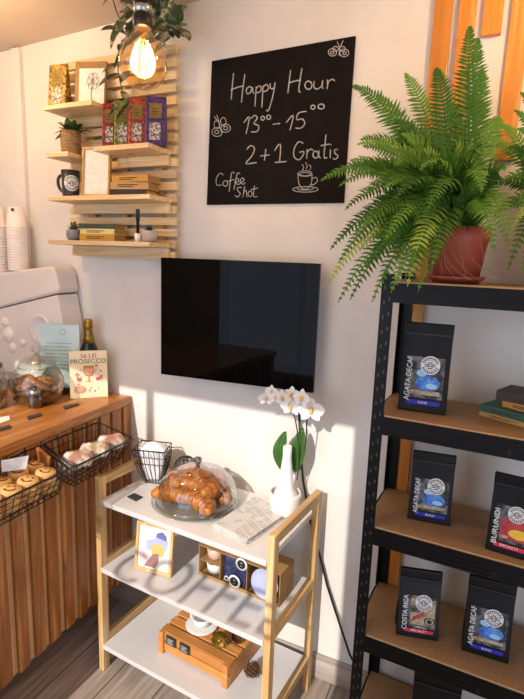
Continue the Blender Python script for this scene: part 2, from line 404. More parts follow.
# ------------------------------------------------------------------ slatted pine panel and its shelves
sx0, sx1 = -1.64, -1.118
t = T('slatted_panel', 'wall panel of horizontal pine slats behind the small shelves', 'slatted panel', (sx0, D, 1.58))
for x in (-1.545, -1.38, -1.21):
    b = MB(); b.bb(x - .02, x + .02, D - .03, D - .002, 1.585, 2.335); b.build('batten', pine_end, t)
for i in range(18):
    z = 1.583 + i * .0425
    b = MB(); b.bb(sx0 + random.uniform(-.004, .004), sx1 + random.uniform(-.003, .003), D - .05, D - .031, z, z + .029); b.build('slat', pine, t, bevel=.0015)
SHY = D - .052
def wall_shelf(lpx, rpx, yb, label, front=.135):
    yf = SHY - front
    a, c = PY(*lpx, yf), PY(*rpx, yf); z = (a.z + c.z) / 2
    t = T('wall_shelf', label, 'shelf', (a.x, SHY, z), 0, 'pine wall shelves')
    b = MB(); b.bb(a.x, c.x, yf, SHY, z - .017, z); b.build('board', pine, t, bevel=.002)
    b = MB(); b.bb(max(a.x, sx0) + .01, c.x - .004, SHY - .018, SHY, z - .055, z - .0175); b.build('rear_lip', pine, t, bevel=.002)
    return a.x, c.x, yf, z
s1 = wall_shelf((43, 107), (91.5, 98), 0, 'topmost pine wall shelf, holding a gold packet and a flower drawing')
s2r = wall_shelf((93, 147.5), (148.5, 141), 0, 'pine wall shelf under the four colourful packets')
s2l = wall_shelf((45.5, 154), (67.5, 150), 0, 'short pine wall shelf under the leafy plant in a woven pot')
s3 = wall_shelf((48, 197), (149.5, 193), 0, 'long pine wall shelf holding the black mug and a gold rimmed frame')
s4 = wall_shelf((48, 240.5), (149, 241), 0, 'lowest pine wall shelf, holding two small succulents')

def packet(name, label, cx, y, z, w, h, col, col2, group=None, rz=0):
    t = T(name, label, 'packet', (cx, y, z + .001), rz, group)
    d = .045
    b = MB(); b.hexa([(-w/2, -d/2, 0), (w/2, -d/2, 0), (w/2, d/2, 0), (-w/2, d/2, 0)], [(-w/2, -.004, h), (w/2, -.004, h), (w/2, .004, h), (-w/2, .004, h)])
    b.build('pouch', M('packet_' + col[1:], col, .45, c2=col2, scale=90, pos=[.42, .56]), t, world=False, bevel=.004)
    sl = (d/2 - .004) / h
    f = lambda x, v, e=.0012: Vector((x, -d/2 + v * sl - e, v))
    b = MB(); b.rect(f, -w * .3, h * .55, w * .3, h * .86); b.build('gold_label', M('gold_label', '#8d7434', .4, .3, c2='#77602a', scale=60), t, world=False)
    b = MB(); b.rect(f, -w * .27, h * .1, w * .27, h * .46); b.build('window', M('foil_window', '#d8d2cc', .2, .5, c2='#6f655c', scale=120, pos=[.42, .58]), t, world=False)
    b = MB()
    for k in range(3): b.rect(lambda x, v: f(x, v, .002), -w * .18, h * (.62 + .06 * k), w * (.1 + .08 * (k % 2)), h * (.635 + .06 * k))
    b.build('lettering', M('gold_print', '#3f2f16', .5), t, world=False)
    return t
p = PY(60, 98, SHY - .07)
packet('tea_packet', 'gold patterned packet on the top wall shelf, beside a framed drawing', p.x, SHY - .07, s1[3], .085, PY(62, 64, SHY - .07).z - s1[3], '#c29a2a', '#4f3c14', None, .1)
for i, (xl, xr, c1, c2, lb, top) in enumerate([(103, 117, '#a3242f', '#571018', 'dark red patterned packet, leftmost of the row of four', 104), (115, 132, '#7d8a2c', '#3b4416', 'green packet second from left in the row of four', 101),
        (129, 147, '#b6401f', '#611a16', 'orange red packet left of the purple one', 98), (145.5, 167, '#513077', '#2a1744', 'purple packet, rightmost of the four', 97)]):
    y = SHY - .07 - .006 * i; y = SHY - .095 + .008 * i; xx = PY((xl + xr) / 2, 140, y).x; w = (PY(xr, 140, y).x - PY(xl, 140, y).x) * .8
    packet('tea_packet', lb + ' on the second shelf', xx, y, s2r[3], w * .97, PY((xl + xr) / 2, top, y).z - s2r[3], c1, c2, 'row of four packets', .55 - .04 * i)
def pic_frame(name, label, cat, base_l, base_r, z, h, lean, frame_m, art, border=.008, th=.014):
    """a frame standing on a surface: base corners in world, height h, leaning back"""
    a, c = Vector(base_l), Vector(base_r); w = (c - a).length; rz = math.atan2(c.y - a.y, c.x - a.x)
    t = T(name, label, cat, (*((a + c) / 2).xy, z + .001), rz)
    Rm = Matrix.Rotation(-lean, 4, 'X')
    def put(mb): mb.xf(0, Rm); return mb
    b = MB()
    b.bb(-w/2, -w/2 + border, -th/2, th/2, 0, h); b.bb(w/2 - border, w/2, -th/2, th/2, 0, h); b.bb(-w/2 + border, w/2 - border, -th/2, th/2, 0, border); b.bb(-w/2 + border, w/2 - border, -th/2, th/2, h - border, h)
    put(b).build('frame_rim', frame_m, t, world=False, bevel=.001)
    b = MB(); b.bb(-w/2 + border * .8, w/2 - border * .8, -.001, th/2 - .001, border * .8, h - border * .8); put(b).build('picture', paper, t, world=False)
    f = lambda x, y: Rm @ Vector((x, -.0022, y))
    art(t, f, w, h)
    return t
def no_art(t, f, w, h):
    b = MB()
    for k in range(5): b.rect(f, -w * .2, h * (.62 - .06 * k), w * (.22 - .05 * (k % 2)), h * (.624 - .06 * k))
    b.build('faint_print', M('faint_print', '#d3cbc0', .8), t, world=False)
gold_rim = M('gold_rim', '#c79f5d', .35, .5, c2='#b98f4c', scale=30)
y = s3[2] + .03; a = PY(82, 195, y); c = PY(110, 194, y + .03); c.y = y + .03; a.z = c.z = s3[3]
pic_frame('picture_frame', 'thin gold rimmed frame with white sheet beside the black mug', 'picture frame', a, c, s3[3], .182, .1, gold_rim, no_art)
# kraft frame with a flower drawing
y = SHY - .05; a = PY(78, 98, y); c = PY(105, 95, y); zt = PY(90, 60, y).z
kraft = M('kraft_card', '#a8824f', .8, c2='#9a7545', scale=40)
t = T('picture_frame', 'brown kraft backed flower line drawing on the top wall shelf', 'picture frame', ((a.x + c.x) / 2, y - .012, s1[3] + .001), .3)
Rl = Matrix.Rotation(-.12, 4, 'X'); w = (c.x - a.x) * .86; h = zt - s1[3]
b = MB(); b.bb(-w * .54, w * .54, .004, .012, 0, h); b.xf(0, Rl); b.build('backing', kraft, t, world=False)
b = MB(); b.bb(-w * .38, w * .5, 0, .004, .012, h * .84); b.xf(0, Rl); b.build('drawing_sheet', paper, t, world=False)
f = lambda x, v: Rl @ Vector((x, -.001, v))
b = MB(); pts = [(w * .06, h * .15), (w * .05, h * .3), (w * .08, h * .45)]
b.tube([f(*q_) for q_ in pts], .0011, 5)
for k in range(6):
    an = k * PI / 3; cx, cy = w * .1 + .013 * math.cos(an), h * .56 + .018 * math.sin(an)
    b.tube([f(cx + .011 * math.cos(z_ * PI / 4), cy + .014 * math.sin(z_ * PI / 4)) for z_ in range(8)], .0008, 4, closed=True)
b.build('flower_lines', M('pencil', '#7c7068', .8), t, world=False)
# leafy plant in woven pot
y = SHY - .07; p0 = PY(71, 150, y); p = Vector((p0.x, y, s2l[3])); r = (PY(81, 140, y).x - PY(61, 140, y).x) / 2 * .74
t = T('potted_plant', 'small leafy green plant in a woven pot on a short wall shelf', 'plant', (p.x, y, p.z + .001))
hh = PY(71, 132, y).z - p.z
b = MB(); b.lathe([(r * .9, 0)] + [(r * (.93 + .07 * k / 8 + (.02 if k % 2 else 0)), hh * k / 8) for k in range(1, 9)] + [(r * .9, hh), (r * .88, hh * .9)], (0, 0, 0), 28)
b.build('pot', M('woven_seagrass', '#a5825c', .85, c2='#7d5d3d', scale=40, vec=(1, 1, 4), bump=.5), t, world=False)
leaf_dk = M('dark_leaf', '#2f4a22', .4, c2='#48682f', scale=30)
def leaf(mb, o, d, L, W, droop=.3, fold=.25, up=(0, 0, 1), n=6):
    o = Vector(o); d = Vector(d).normalized(); up = Vector(up); side = d.cross(up)
    side = side.normalized() if side.length > 1e-4 else Vector((1, 0, 0)); nn = side.cross(d).normalized()
    vs = []
    for i in range(n + 1):
        t_ = i / n; c_ = o + d * L * t_ - Vector((0, 0, 1)) * droop * L * t_ * t_
        w_ = W * (math.sin(PI * min(t_ * .93 + .05, 1)) ** .8) / 2
        vs += [c_ - side * w_ + nn * w_ * fold, c_, c_ + side * w_ + nn * w_ * fold]
    fs = []
    for i in range(n):
        for k in (0, 1): a_ = i * 3 + k; fs.append((a_, a_ + 1, a_ + 4, a_ + 3))
    mb.add(vs, fs, True)
b = MB()
for k in range(34):
    a_ = random.uniform(0, 2 * PI); el = random.uniform(.15, 1.3)
    leaf(b, (random.uniform(-.5, .5) * r, random.uniform(-.3, .3) * r, hh * .95), (math.cos(a_) * math.cos(el), math.sin(a_) * math.cos(el) * .6, math.sin(el)), random.uniform(.05, .088), .026, random.uniform(.1, .6))
b.build('foliage', leaf_dk, t, world=False)
b = MB(); b.lathe([(0, 0), (r * .87, 0)], (0, 0, hh * .9), 20); b.build('soil', soil, t, world=False)
# black mug with round emblem
def emblem(mb, f, cx, cy, R, text1='', inkm=1, paperm=0):
    """white disc with dark ring, ring lettering marks and a centre band"""
    mb.cur = paperm; mb.disc(lambda x, y: f(x, y, .0014), cx, cy, R, 28)
    mb.cur = inkm
    g = lambda x, y: f(x, y, .0022)
    mb.disc(g, cx, cy, R * .62, 24, r0=.93)
    for k in range(22):
        if k in (0, 10, 11, 21): continue
        a_ = 2 * PI * k / 22 + .15; ca, sa = math.cos(a_), math.sin(a_)
        q_ = [(R * .7, -.045), (R * .88, -.045), (R * .88, .045), (R * .7, .045)]
        mb.poly([g(cx + rr * ca - R * s_ * 1.6 * sa, cy + rr * sa + R * s_ * 1.6 * ca) for rr, s_ in q_])
    for v, hw_ in ((.3, .22), (.1, .48), (-.1, .48), (-.32, .26)):
        for u in (-.5, .02): mb.rect(g, cx + R * hw_ * 2 * u, cy + R * (v - .06), cx + R * hw_ * 2 * (u + .44), cy + R * (v + .06))
y = s3[2] + .055; mugp = PY(71, 194, y); r = (PY(80, 180, y).x - PY(62, 180, y).x) / 2 * .74; hh = PY(70, 171, y).z - s3[3]
t = T('mug', 'black mug with a round white emblem on the third wall shelf', 'mug', (mugp.x, y, s3[3] + .001))
mugm = M('black_glaze', '#26282b', .35, c2='#2e3033', scale=12)
b = MB(); b.lathe([(r * .84, 0), (r * .9, .004), (r, hh), (r * .93, hh), (r * .86, .008), (0, .007)], n=32); b.build('body', mugm, t, world=False)
b = MB(); b.tube(bez((-r * .9, -.003, hh * .82), (-r * 2.1, -.006, hh * .95), (-r * 2.0, -.006, hh * .25), (-r * .9, -.003, hh * .2), 12), .006, 8); b.build('handle', mugm, t, world=False)
cam_a = math.atan2(-y, -mugp.x)
def fm(x, z_, e): a_ = cam_a + x / r + .12; rr = r * (.9 + .1 * z_ / hh) + e * 1.6; return Vector((rr * math.cos(a_), rr * math.sin(a_), z_))
b = MB(); emblem(b, fm, 0, hh * .5, hh * .29); b.build('emblem', [white_ink, ink], t, world=False)

# books (spine faces -Y locally)
def book(label, L, dpt, th, loc, rz, cover, group, pagecol='#d9c39c', cat='book', cover2=None):
    t = T('book', label, cat, loc, rz, group)
    cm = M('cover_' + cover[1:], cover, .6, c2=cover2 or cover, scale=35)
    b = MB(); b.bb(-L/2, L/2, -dpt/2, dpt/2, 0, .0018); b.bb(-L/2, L/2, -dpt/2, dpt/2, th - .0018, th); b.bb(-L/2, L/2, -dpt/2, -dpt/2 + .002, .0018, th - .0018); b.build('cover', cm, t, world=False)
    b = MB(); b.bb(-L/2 + .003, L/2 - .003, -dpt/2 + .0021, dpt/2 - .004, .0019, th - .0019); b.build('pages', M('pages_' + pagecol[1:], pagecol, .85, c2='#b89c6d', scale=14, vec=(1, 1, 60)), t, world=False)
    b = MB()
    for k in range(2): b.bb(-L * .3, L * (.1 + .12 * k), -dpt/2 - .0006, -dpt/2, th * (.3 + .25 * k), th * (.42 + .25 * k))
    b.build('spine_lettering', M('spine_print', '#3a2a1a', .6), t, world=False)
    return t
y = s3[2] + .06; a = PY(114, 195, y); c = PY(150, 194, y); L = (c.x - a.x) * .92
z = s3[3] + .001
for k, (cv, th, pg, lb, dx, rz) in enumerate([('#2c2620', .020, '#c08a4a', 'dark spined old book at the bottom of the pile on the third shelf', 0, .0), ('#b98f58', .026, '#9a6c3e', 'tan old book in the middle of the pile on the third shelf', .004, .05), ('#c08a35', .022, '#9a6c3e', 'orange yellow book on top of the pile on the third shelf', .012, -.06)]):
    book(lb, L, .085, th, (a.x + L/2 + dx + .012, y + .008, z), rz + .12, cv, 'old books on the third wall shelf', pg); z += th + .0005
y = s4[2] + .055; a = PY(86, 240, y); c = PY(120, 240, y); L = (c.x - a.x) * .92
z = s4[3] + .001
for k, (cv, th, pg, lb, dx, rz) in enumerate([('#b98a2e', .024, '#8a6238', 'ochre book at the bottom of the pile on the lowest shelf', 0, 0), ('#d8c27c', .020, '#8a6238', 'pale yellow book in the middle of the pile on the lowest shelf', .003, -.03), ('#3a4634', .018, '#8a6238', 'dark green book on top of the pile on the lowest shelf', -.002, .03)]):
    book(lb, L, .08, th, (a.x + L/2 + dx, y + .01, z), rz + .12, cv, 'old books on the lowest wall shelf', pg); z += th + .0005
# succulents
conc = M('grey_concrete', '#8d8c8c', .85, c2='#7b7a7a', scale=60, bump=.15)
conc2 = M('pale_concrete', '#b9b0a8', .85, c2='#a79d94', scale=60, bump=.15)
def succulent(px, py, w, hpx, label, pm, tall, lm):
    y = s4[2] + .05; p = PY(px, py, y); r = (PY(px + w / 2, py, y).x - PY(px - w / 2, py, y).x) / 2 * .78; hh = PY(px, py - hpx, y).z - p.z
    t = T('succulent', label, 'plant', (p.x, y, s4[3] + .001))
    b = MB(); b.lathe([(r * .72, 0), (r * .95, hh * .3), (r, hh * .65), (r * .9, hh), (r * .8, hh), (r * .8, hh * .85), (0, hh * .85)], n=26); b.build('pot', pm, t, world=False)
    b = MB()
    for k in range(22):
        a_ = k * 2.4; el = .25 + 1.2 * k / 22
        leaf(b, (0, 0, hh * .82), (math.cos(a_) * math.cos(el), math.sin(a_) * math.cos(el), math.sin(el)), tall * (.7 + .4 * k / 22), tall * .3, .05, .5)
    b.build('foliage', lm, t, world=False)
succulent(74.5, 241, 15, 10.5, 'spiky succulent in round grey pot at left end of the lowest shelf', conc, .042, M('spiky_leaf', '#4a5a3c', .5, c2='#6a7a55', scale=40))
succulent(149.5, 242, 16, 11.5, 'low dark succulent in pale pot at right end of the lowest shelf', conc2, .03, M('succulent_dark', '#26361f', .45, c2='#3d5230', scale=40))
y = s4[2] + .045; p = PY(138, 241, y)
t = T('pen_holder', 'white tub with a black marker standing upright on the lowest shelf', 'pen holder', (p.x, y, s4[3] + .001))
b = MB(); b.lathe([(.012, 0), (.013, .03), (.011, .03), (.010, .004), (0, .004)], n=18); b.build('tub', white_cer, t, world=False)
o = T('marker', 'black marker pen standing in the small white tub', 'marker', (p.x, y, s4[3] + .006))
b = MB(); b.lathe([(.006, 0), (.006, .07), (.0075, .071), (.0075, .108), (.006, .112)], n=14); b.build('barrel', wire_m, o, world=False)

# ------------------------------------------------------------------ trailing striped plant at the top of the panel
t = T('trailing_plant', 'striped trailing plant hanging from the ceiling over the slatted panel', 'plant', (-1.19, 1.52, 2.47))
m, nt, pb = base('striped_leaf')
n = noise(nt, 22, (1, 1, 1)); r_ = ramp(nt, n.outputs[0], ['#3a4a30', '#3f5236', '#b9b38d', '#4b5a3e'], [.3, .5, .57, .64]); nt.links.new(r_.outputs[0], pb.inputs['Base Color']); pb.inputs['Roughness'].default_value = .4
b = MB(); st = MB()
def vine(pts, n, sz, yy=1.52):
    P3 = [PY(px, py, yy + dy) for px, py, dy in pts]
    st.tube(P3, .0022, 5)
    for k in range(n):
        u = k / max(n - 1, 1) * (len(P3) - 1); i = min(int(u), len(P3) - 2); o_ = lerp(P3[i], P3[i + 1], u - i)
        a_ = random.uniform(-1, 1) * 2.4 + (PI if k % 2 else 0)
        leaf(b, o_, (math.cos(a_), -.35 + random.uniform(-.25, .25), math.sin(a_) * .5 - .1), sz * random.uniform(.8, 1.15), sz * .42, random.uniform(0, .4), .3)
vine([(150, -4, 0), (146, 20, 0), (160, 30, -.02), (184, 36, -.02)], 18, .1)
vine([(154, -4, 0), (160, 12, 0), (172, 22, -.01), (180, 28, -.02)], 15, .095)
vine([(135, -4, 0), (120, 22, 0), (124, 32, 0), (130, 40, 0)], 9, .085)
vine([(138, -4, 0), (132, 30, .03), (120, 45, .02), (118, 70, .03), (122, 90, .02), (128, 104, 0)], 12, .075)
vine([(145, -4, 0), (158, 30, .03), (165, 45, .03)], 12, .095)
vine([(112, -4, 0), (116, 10, 0), (121, 22, 0)], 2, .04)
b.build('foliage', m, t); st.build('stem', M('vine_stem', '#5b4a36', .7), t)
b = MB(); b.lathe([(.05, 0), (.07, .06), (.075, .062), (.075, .0725), (.06, .0725), (.055, .02), (0, .02)], (-1.19, 1.52, 2.406), 24); b.build('pot', M('dark_hanging_pot', '#3a332c', .7), t)

# ------------------------------------------------------------------ pendant bulb
bp = PY(143, 64, .9)
t = T('pendant_bulb', 'glowing amber filament bulb in black socket hanging near the ceiling', 'lamp', (bp.x, .9, bp.z))
R = .049
prof = [(.0155, .084), (.016, .066), (.019, .058), (.029, .046), (.041, .029), (.0475, .013), (R, 0), (.0475, -.013), (.041, -.028), (.029, -.04), (.0155, -.0465), (.001, -.049)]
b = MB(); b.shell(prof[::-1], bp, 36); b.build('glass_globe', GLASS('amber_glass', '#ffe9c2', .16, .5), t)
fil = EMIT('filament_glow', '#ffb44a', 22)
b = MB()
for dx, dy in ((-.008, .004), (.009, -.003), (0, .009), (.001, -.008)): b.tube([bp + Vector((dx * .6, dy * .6, .03)), bp + Vector((dx, dy, .014)), bp + Vector((dx, dy, -.022))], .0017, 6)
b.build('filament', fil, t)
b = MB(); b.tube([bp + Vector((0, 0, .075)), bp + Vector((0, 0, .035))], [.009, .0035], 10); b.build('glass_stem', GLASS('stem_glass', '#ffd98f', .2, .5), t)
b = MB(); b.lathe([(.0165, .066), (.019, .068), (.02, .088), (.0175, .09), (.0175, .112), (.021, .114), (.021, .14), (.012, .15), (.004, .154)], bp, 28)
b.build('socket', M('dark_socket', '#231d1a', .35, .4), t)
b = MB(); b.lathe([(.0178, .092), (.0182, .111)], bp, 28); b.build('socket_ring', silver, t)
b = MB(); b.tube([bp + Vector((0, 0, .15)), bp + Vector((0, 0, .22)), (bp.x, .9, 2.525 + .039 * bp.x - .01)], .003, 8); b.build('cord', wire_m, t)

# ------------------------------------------------------------------ orange wall planks
for i, (xa, xb, zb, lb) in enumerate([(-.251, -.2, .35, 'orange varnished plank on the wall, leftmost of the four and reaching behind the rack'), (-.182, -.136, 1.72, 'orange varnished wall plank, second from the left above the big fern'),
        (-.118, -.066, 2.235, 'shortest orange varnished wall plank, ending high above the fern'), (-.046, .004, 1.9, 'orange varnished wall plank nearest the right edge')]):
    k = D / 1.67
    b = MB(); b.bb(xa * k, xb * k, D - .018, D, zb, 2.5 if zb > .5 else 2.5); o = b.build('wall_plank', orange_wood, loc=(xa * k, D, zb), bevel=.002); tag(o, lb, 'plank', 'orange wall planks')

# ------------------------------------------------------------------ black boltless shelving rack
RX0, RX1, RYF, RYB = -.275, .52, 1.345, 1.625
RZs = [1.553, 1.184, .848, .493, .13]
t = T('shelving_rack', 'black metal shelving rack with brown boards on the right', 'shelving rack', ((RX0 + RX1) / 2, (RYF + RYB) / 2, 0))
for x, sx in ((RX0, 1), (RX1, -1)):
    for y, sy in ((RYF, 1), (RYB, -1)):
        b = MB(); xa, xb = sorted((x, x + sx * .034)); ya, yb = sorted((y, y + sy * .002))
        b.bb(xa, xb, ya, yb, 0, 1.572)
        xa, xb = sorted((x, x + sx * .002)); ya, yb = sorted((y + sy * .002, y + sy * .034)); b.bb(xa, xb, ya, yb, 0, 1.572)
        u = b.build('upright', black_metal, t, bevel=.0008)
        b = MB()
        for k in range(38):
            z = .05 + k * .04
            for dx in ((.010, .024)): b.bb(x + sx * (dx - .0022), x + sx * (dx + .0022), y - sy * .0006, y, z + (.01 if dx > .02 else 0), z + .011 + (.01 if dx > .02 else 0))
            b.bb(x - sx * .0006, x, y + sy * .014, y + sy * .019, z, z + .011)
        b.build('slot_pattern', M('slot_grey', '#3c3c40', .5), u)['kind'] = 'stuff'  # slots drawn as thin raised grey blocks, paler than the black upright
for z in RZs:
    b = MB(); b.bb(RX0 + .004, RX1 - .004, RYF + .004, RYB - .004, z - .006, z); bd_ = b.build('shelf_board', mdf, t)
    b = MB(); b.bb(RX0 + .036, RX1 - .036, RYF + .0025, RYF + .0038, z - .006, z - .0005); b.build('board_edge', mdf_edge, bd_)
    for y, s_ in ((RYF, 1), (RYB, -1)):
        b = MB(); h_ = .052
        ya, yb = sorted((y - s_ * .003, y - s_ * .0005)); b.bb(RX0 + .03, RX1 - .03, ya, yb, z - h_ - .004, z - .004)
        for k in range(4):   # rolled ribs
            zz = z - .010 - k * .0125; b.bb(RX0 + .03, RX1 - .03, min(ya, ya - s_ * .0016), max(yb, yb - s_ * .0016), zz - .004, zz)
        ya, yb = sorted((y + s_ * .003, y + s_ * .03)); b.bb(RX0 + .036, RX1 - .036, ya, yb, z - .012, z - .0065)
        bm_ = b.build('beam', black_metal, t)
        if s_ == 1:
            b = MB(); xx = .075
            b.bb(xx, xx + .008, y - .0065, y - .0045, z - .048, z - .030); b.build('punched_hole', M('slot_dark', '#040404', .6), bm_)
    for x, s_ in ((RX0, 1), (RX1, -1)):
        b = MB(); xa, xb = sorted((x - s_ * .003, x - s_ * .0005)); b.bb(xa, xb, RYF + .03, RYB - .03, z - .056, z - .004); b.build('side_beam', black_metal, t)

t.rotation_euler = (0, 0, -.035)
# ------------------------------------------------------------------ coffee bags
pouch_m = M('matte_black_foil', '#08090a', .38, c2='#0d0e10', scale=25, spec=.3, bump=.25, bscale=14)
smoke = M('smoky_print', '#1a1b1e', .5, c2='#8b8d92', scale=38, pos=[.42, .72])
blue_glow = M('blue_print', '#1c4fc0', .5, c2='#6db4f2', scale=60, pos=[.35, .7])
blue_band = M('blue_band', '#2420b4', .5); pink_band = M('pink_band', '#d41e52', .5); sky_print = M('sky_print', '#9fd0ee', .5)
red_print = M('red_print', '#a32236', .5, c2='#c4474a', scale=60); yellow_print = M('yellow_print', '#e8b81e', .5, c2='#f2d24a', scale=60)
tan_print = M('tan_print', '#c9b79a', .5, c2='#8d7a63', scale=70)
def coffee_bag(label, bl, br_, z, h, name, style, d=.07):
    a, c = (bl, br_) if isinstance(bl, Vector) else (PZ(*bl, z), PZ(*br_, z)); w = (c - a).length; rz = math.atan2(c.y - a.y, c.x - a.x)
    n_ = Vector((-math.sin(rz), math.cos(rz), 0)); mid = (a + c) / 2 + n_ * d / 2
    t = T('coffee_bag', label, 'coffee bag', (mid.x, mid.y, z + .001), rz, 'black coffee bags on the rack')
    b = MB(); W = w / 2; top = .006; N = 10; vs = []; fs = []
    secs = []
    for i in range(N + 1):
        v = i / N; dd = (d / 2) * (1 - min(v / .86, 1)) + top * min(v / .86, 1)
        if v > .86: dd = .003
        yf = -d/2 + (d/2 - top) * min(v / .86, 1)
        yb = d/2 - (d/2 - top) * min(v / .8, 1) * .95
        g = .55 * dd   # side gusset folds inwards
        secs.append((v * h, yf, yb, W * (1 - .01 * math.sin(v * PI)), g * (1 if 0 < v < .86 else 0)))
    for (zz, yf, yb, ww, g) in secs:
        ym = (yf + yb) / 2
        vs += [(-ww, yf, zz), (0, yf, zz), (ww, yf, zz), (ww - g * .5, ym, zz), (ww, yb, zz), (0, yb, zz), (-ww, yb, zz), (-ww + g * .5, ym, zz)]
    for i in range(N):
        for k in range(8): fs.append((i * 8 + k, i * 8 + (k + 1) % 8, (i + 1) * 8 + (k + 1) % 8, (i + 1) * 8 + k))
    fs += [tuple(range(8))[::-1], tuple(range(N * 8, N * 8 + 8))]
    b.add(vs, fs, False); b.build('pouch', pouch_m, t, world=False, bevel=.0025)
    sl = (d/2 - top) / (.86 * h)
    f = lambda x, v, e=.001: Vector((x * w, -d/2 + v * h * sl - e, v * h))
    b = MB(); b.bb(-W * .96, W * .96, -.0045 - top, -top - .001, h * .865, h * .885); b.build('seal_strip', M('seal_black', '#1e1f22', .45), t, world=False)
    # printed picture panel
    b = MB(); b.cur = 0; b.rect(f, -.36, .16, .4, .62)
    g2 = lambda x, v: f(x, v, .0018)
    if style == 'blue':
        b.cur = 1; b.disc(g2, .08, .33, .26, 20, .085); g3 = lambda x, v: f(x, v, .0022); b.cur = 2; b.disc(g3, -.06, .44, .11, 18, .04); b.disc(g3, .16, .3, .12, 16, .03)
        b.cur = 4; b.rect(g3, -.26, .2, .34, .245)
    elif style == 'red':
        b.cur = 3; b.rect(g2, -.22, .2, .45, .45); g3 = lambda x, v: f(x, v, .0024); b.cur = 5; b.disc(g3, .2, .29, .24, 20, .06); b.cur = 4; b.disc(g3, -.12, .23, .1, 14, .02)
    else:
        b.cur = 4; b.rect(g2, -.2, .2, .38, .58); b.cur = 0; b.rect(lambda x, v: f(x, v, .0021), -.2, .38, .02, .48)
        b.cur = 3; b.poly([f(-.16, .25, .0024), f(.12, .34, .0024), f(.14, .41, .0024), f(-.14, .31, .0024)])
        b.cur = 6; b.disc(lambda x, v: f(x, v, .0024), .26, .27, .13, 20, .06); b.cur = 4; b.disc(lambda x, v: f(x, v, .0027), .26, .27, .1, 20, .047); b.cur = 6; b.disc(lambda x, v: f(x, v, .003), .26, .27, .06, 20, .03)
    b.build('picture_print', [smoke, blue_glow, sky_print, red_print, tan_print, yellow_print, ink], t, world=False)
    # band with its word
    b = MB(); b.cur = 0; y0, y1 = .085, .135
    pts = []
    for k in range(9): a_ = PI / 2 + PI * k / 8; pts.append(g2(-.3 + .03 * math.cos(a_), (y0 + y1) / 2 + .025 * math.sin(a_)))
    for k in range(9): a_ = -PI / 2 + PI * k / 8; pts.append(g2(.34 + .03 * math.cos(a_), (y0 + y1) / 2 + .025 * math.sin(a_)))
    b.poly(pts); b.cur = 1
    fw = lambda x, y: f(x / w, y / h, .003)
    b.text('BLEND' if style == 'blue' else 'SPECIALTY', fw, .0058 if style == 'blue' else .0068, .02 * w, (y0 + .016) * h)
    if style == 'tan': b.text('TARRAZU', fw, .006, .05 * w, .155 * h)
    b.build('band', [blue_band if style == 'blue' else pink_band, white_ink], t, world=False)
    # name running up the left side
    b = MB(); ln = {'AGATA DECAF': .5, 'BURUNDI': .44, 'COSTA RICA': .5}[name] * h
    V, Fs, x0, x1, y0_, y1_ = text_mesh(name); kx = ln / (x1 - x0); ky = .115 * w / (y1_ - y0_)
    b.add([f((-.33 * w - (v[1] - y0_ - (y1_ - y0_) / 2) * ky) / w, (.12 * h + (v[0] - x0) * kx) / h, .0036) for v in V], Fs, False)
    b.build('name_lettering', white_ink, t, world=False)
    b = MB(); fe = lambda x, y, e: f(x / w, y / h, .0028 + e); emblem(b, fe, .1 * w, .535 * h, .2 * w); b.build('emblem', [white_ink, ink], t, world=False)
    return t
coffee_bag('black coffee bag with blue picture standing alone at left of the shelf under the fern', (397, 409), (445, 416), RZs[1], .252, 'AGATA DECAF', 'blue')
coffee_bag('black bag with blue picture on the rack, left of the red and yellow pictured bag', (407, 519), (450, 527), RZs[2], .205, 'AGATA DECAF', 'blue')
coffee_bag('black coffee bag with red and yellow picture at the right edge of the third shelf', (484.4, 549), (530, 563), RZs[2], .21, 'BURUNDI', 'red')
coffee_bag('black coffee bag with pink band and brown picture on the fourth shelf', (396, 635), (438, 642), RZs[3], .205, 'COSTA RICA', 'tan')
coffee_bag('black coffee bag with blue picture on the fourth shelf, at right beneath the beam', (461, 650.5), (508.5, 665), RZs[3], .225, 'AGATA DECAF', 'blue')
coffee_bag('black coffee bag cut by the bottom of the frame on the lowest rack shelf', Vector((-.098, 1.39, RZs[4])), Vector((.04, 1.402, RZs[4])), RZs[4], .245, 'AGATA DECAF', 'blue')

# books on the rack
bx = Vector((.085, 1.515)); z = RZs[1] + .001
for cv, pg, th, dx, dy, rz, lb in [('#b9965a', '#c9a56a', .013, 0, 0, -.5, 'thin tan book at the bottom of the pile on the rack'), ('#2d5a4c', '#c9a56a', .02, 0, 0, -.46, 'green book in the pile on the rack'), ('#c58a3c', '#d1a768', .018, .055, .0, -.52, 'orange brown book beneath the topmost book of the rack pile'), ('#3a332e', '#d8a04e', .026, .035, .01, -.38, 'dark covered book with golden pages, on top of the rack pile')]:
    book(lb, .15, .105, th, (bx.x + dx, bx.y + dy, z), rz, cv, 'old books on the rack', pg); z += th + .0005

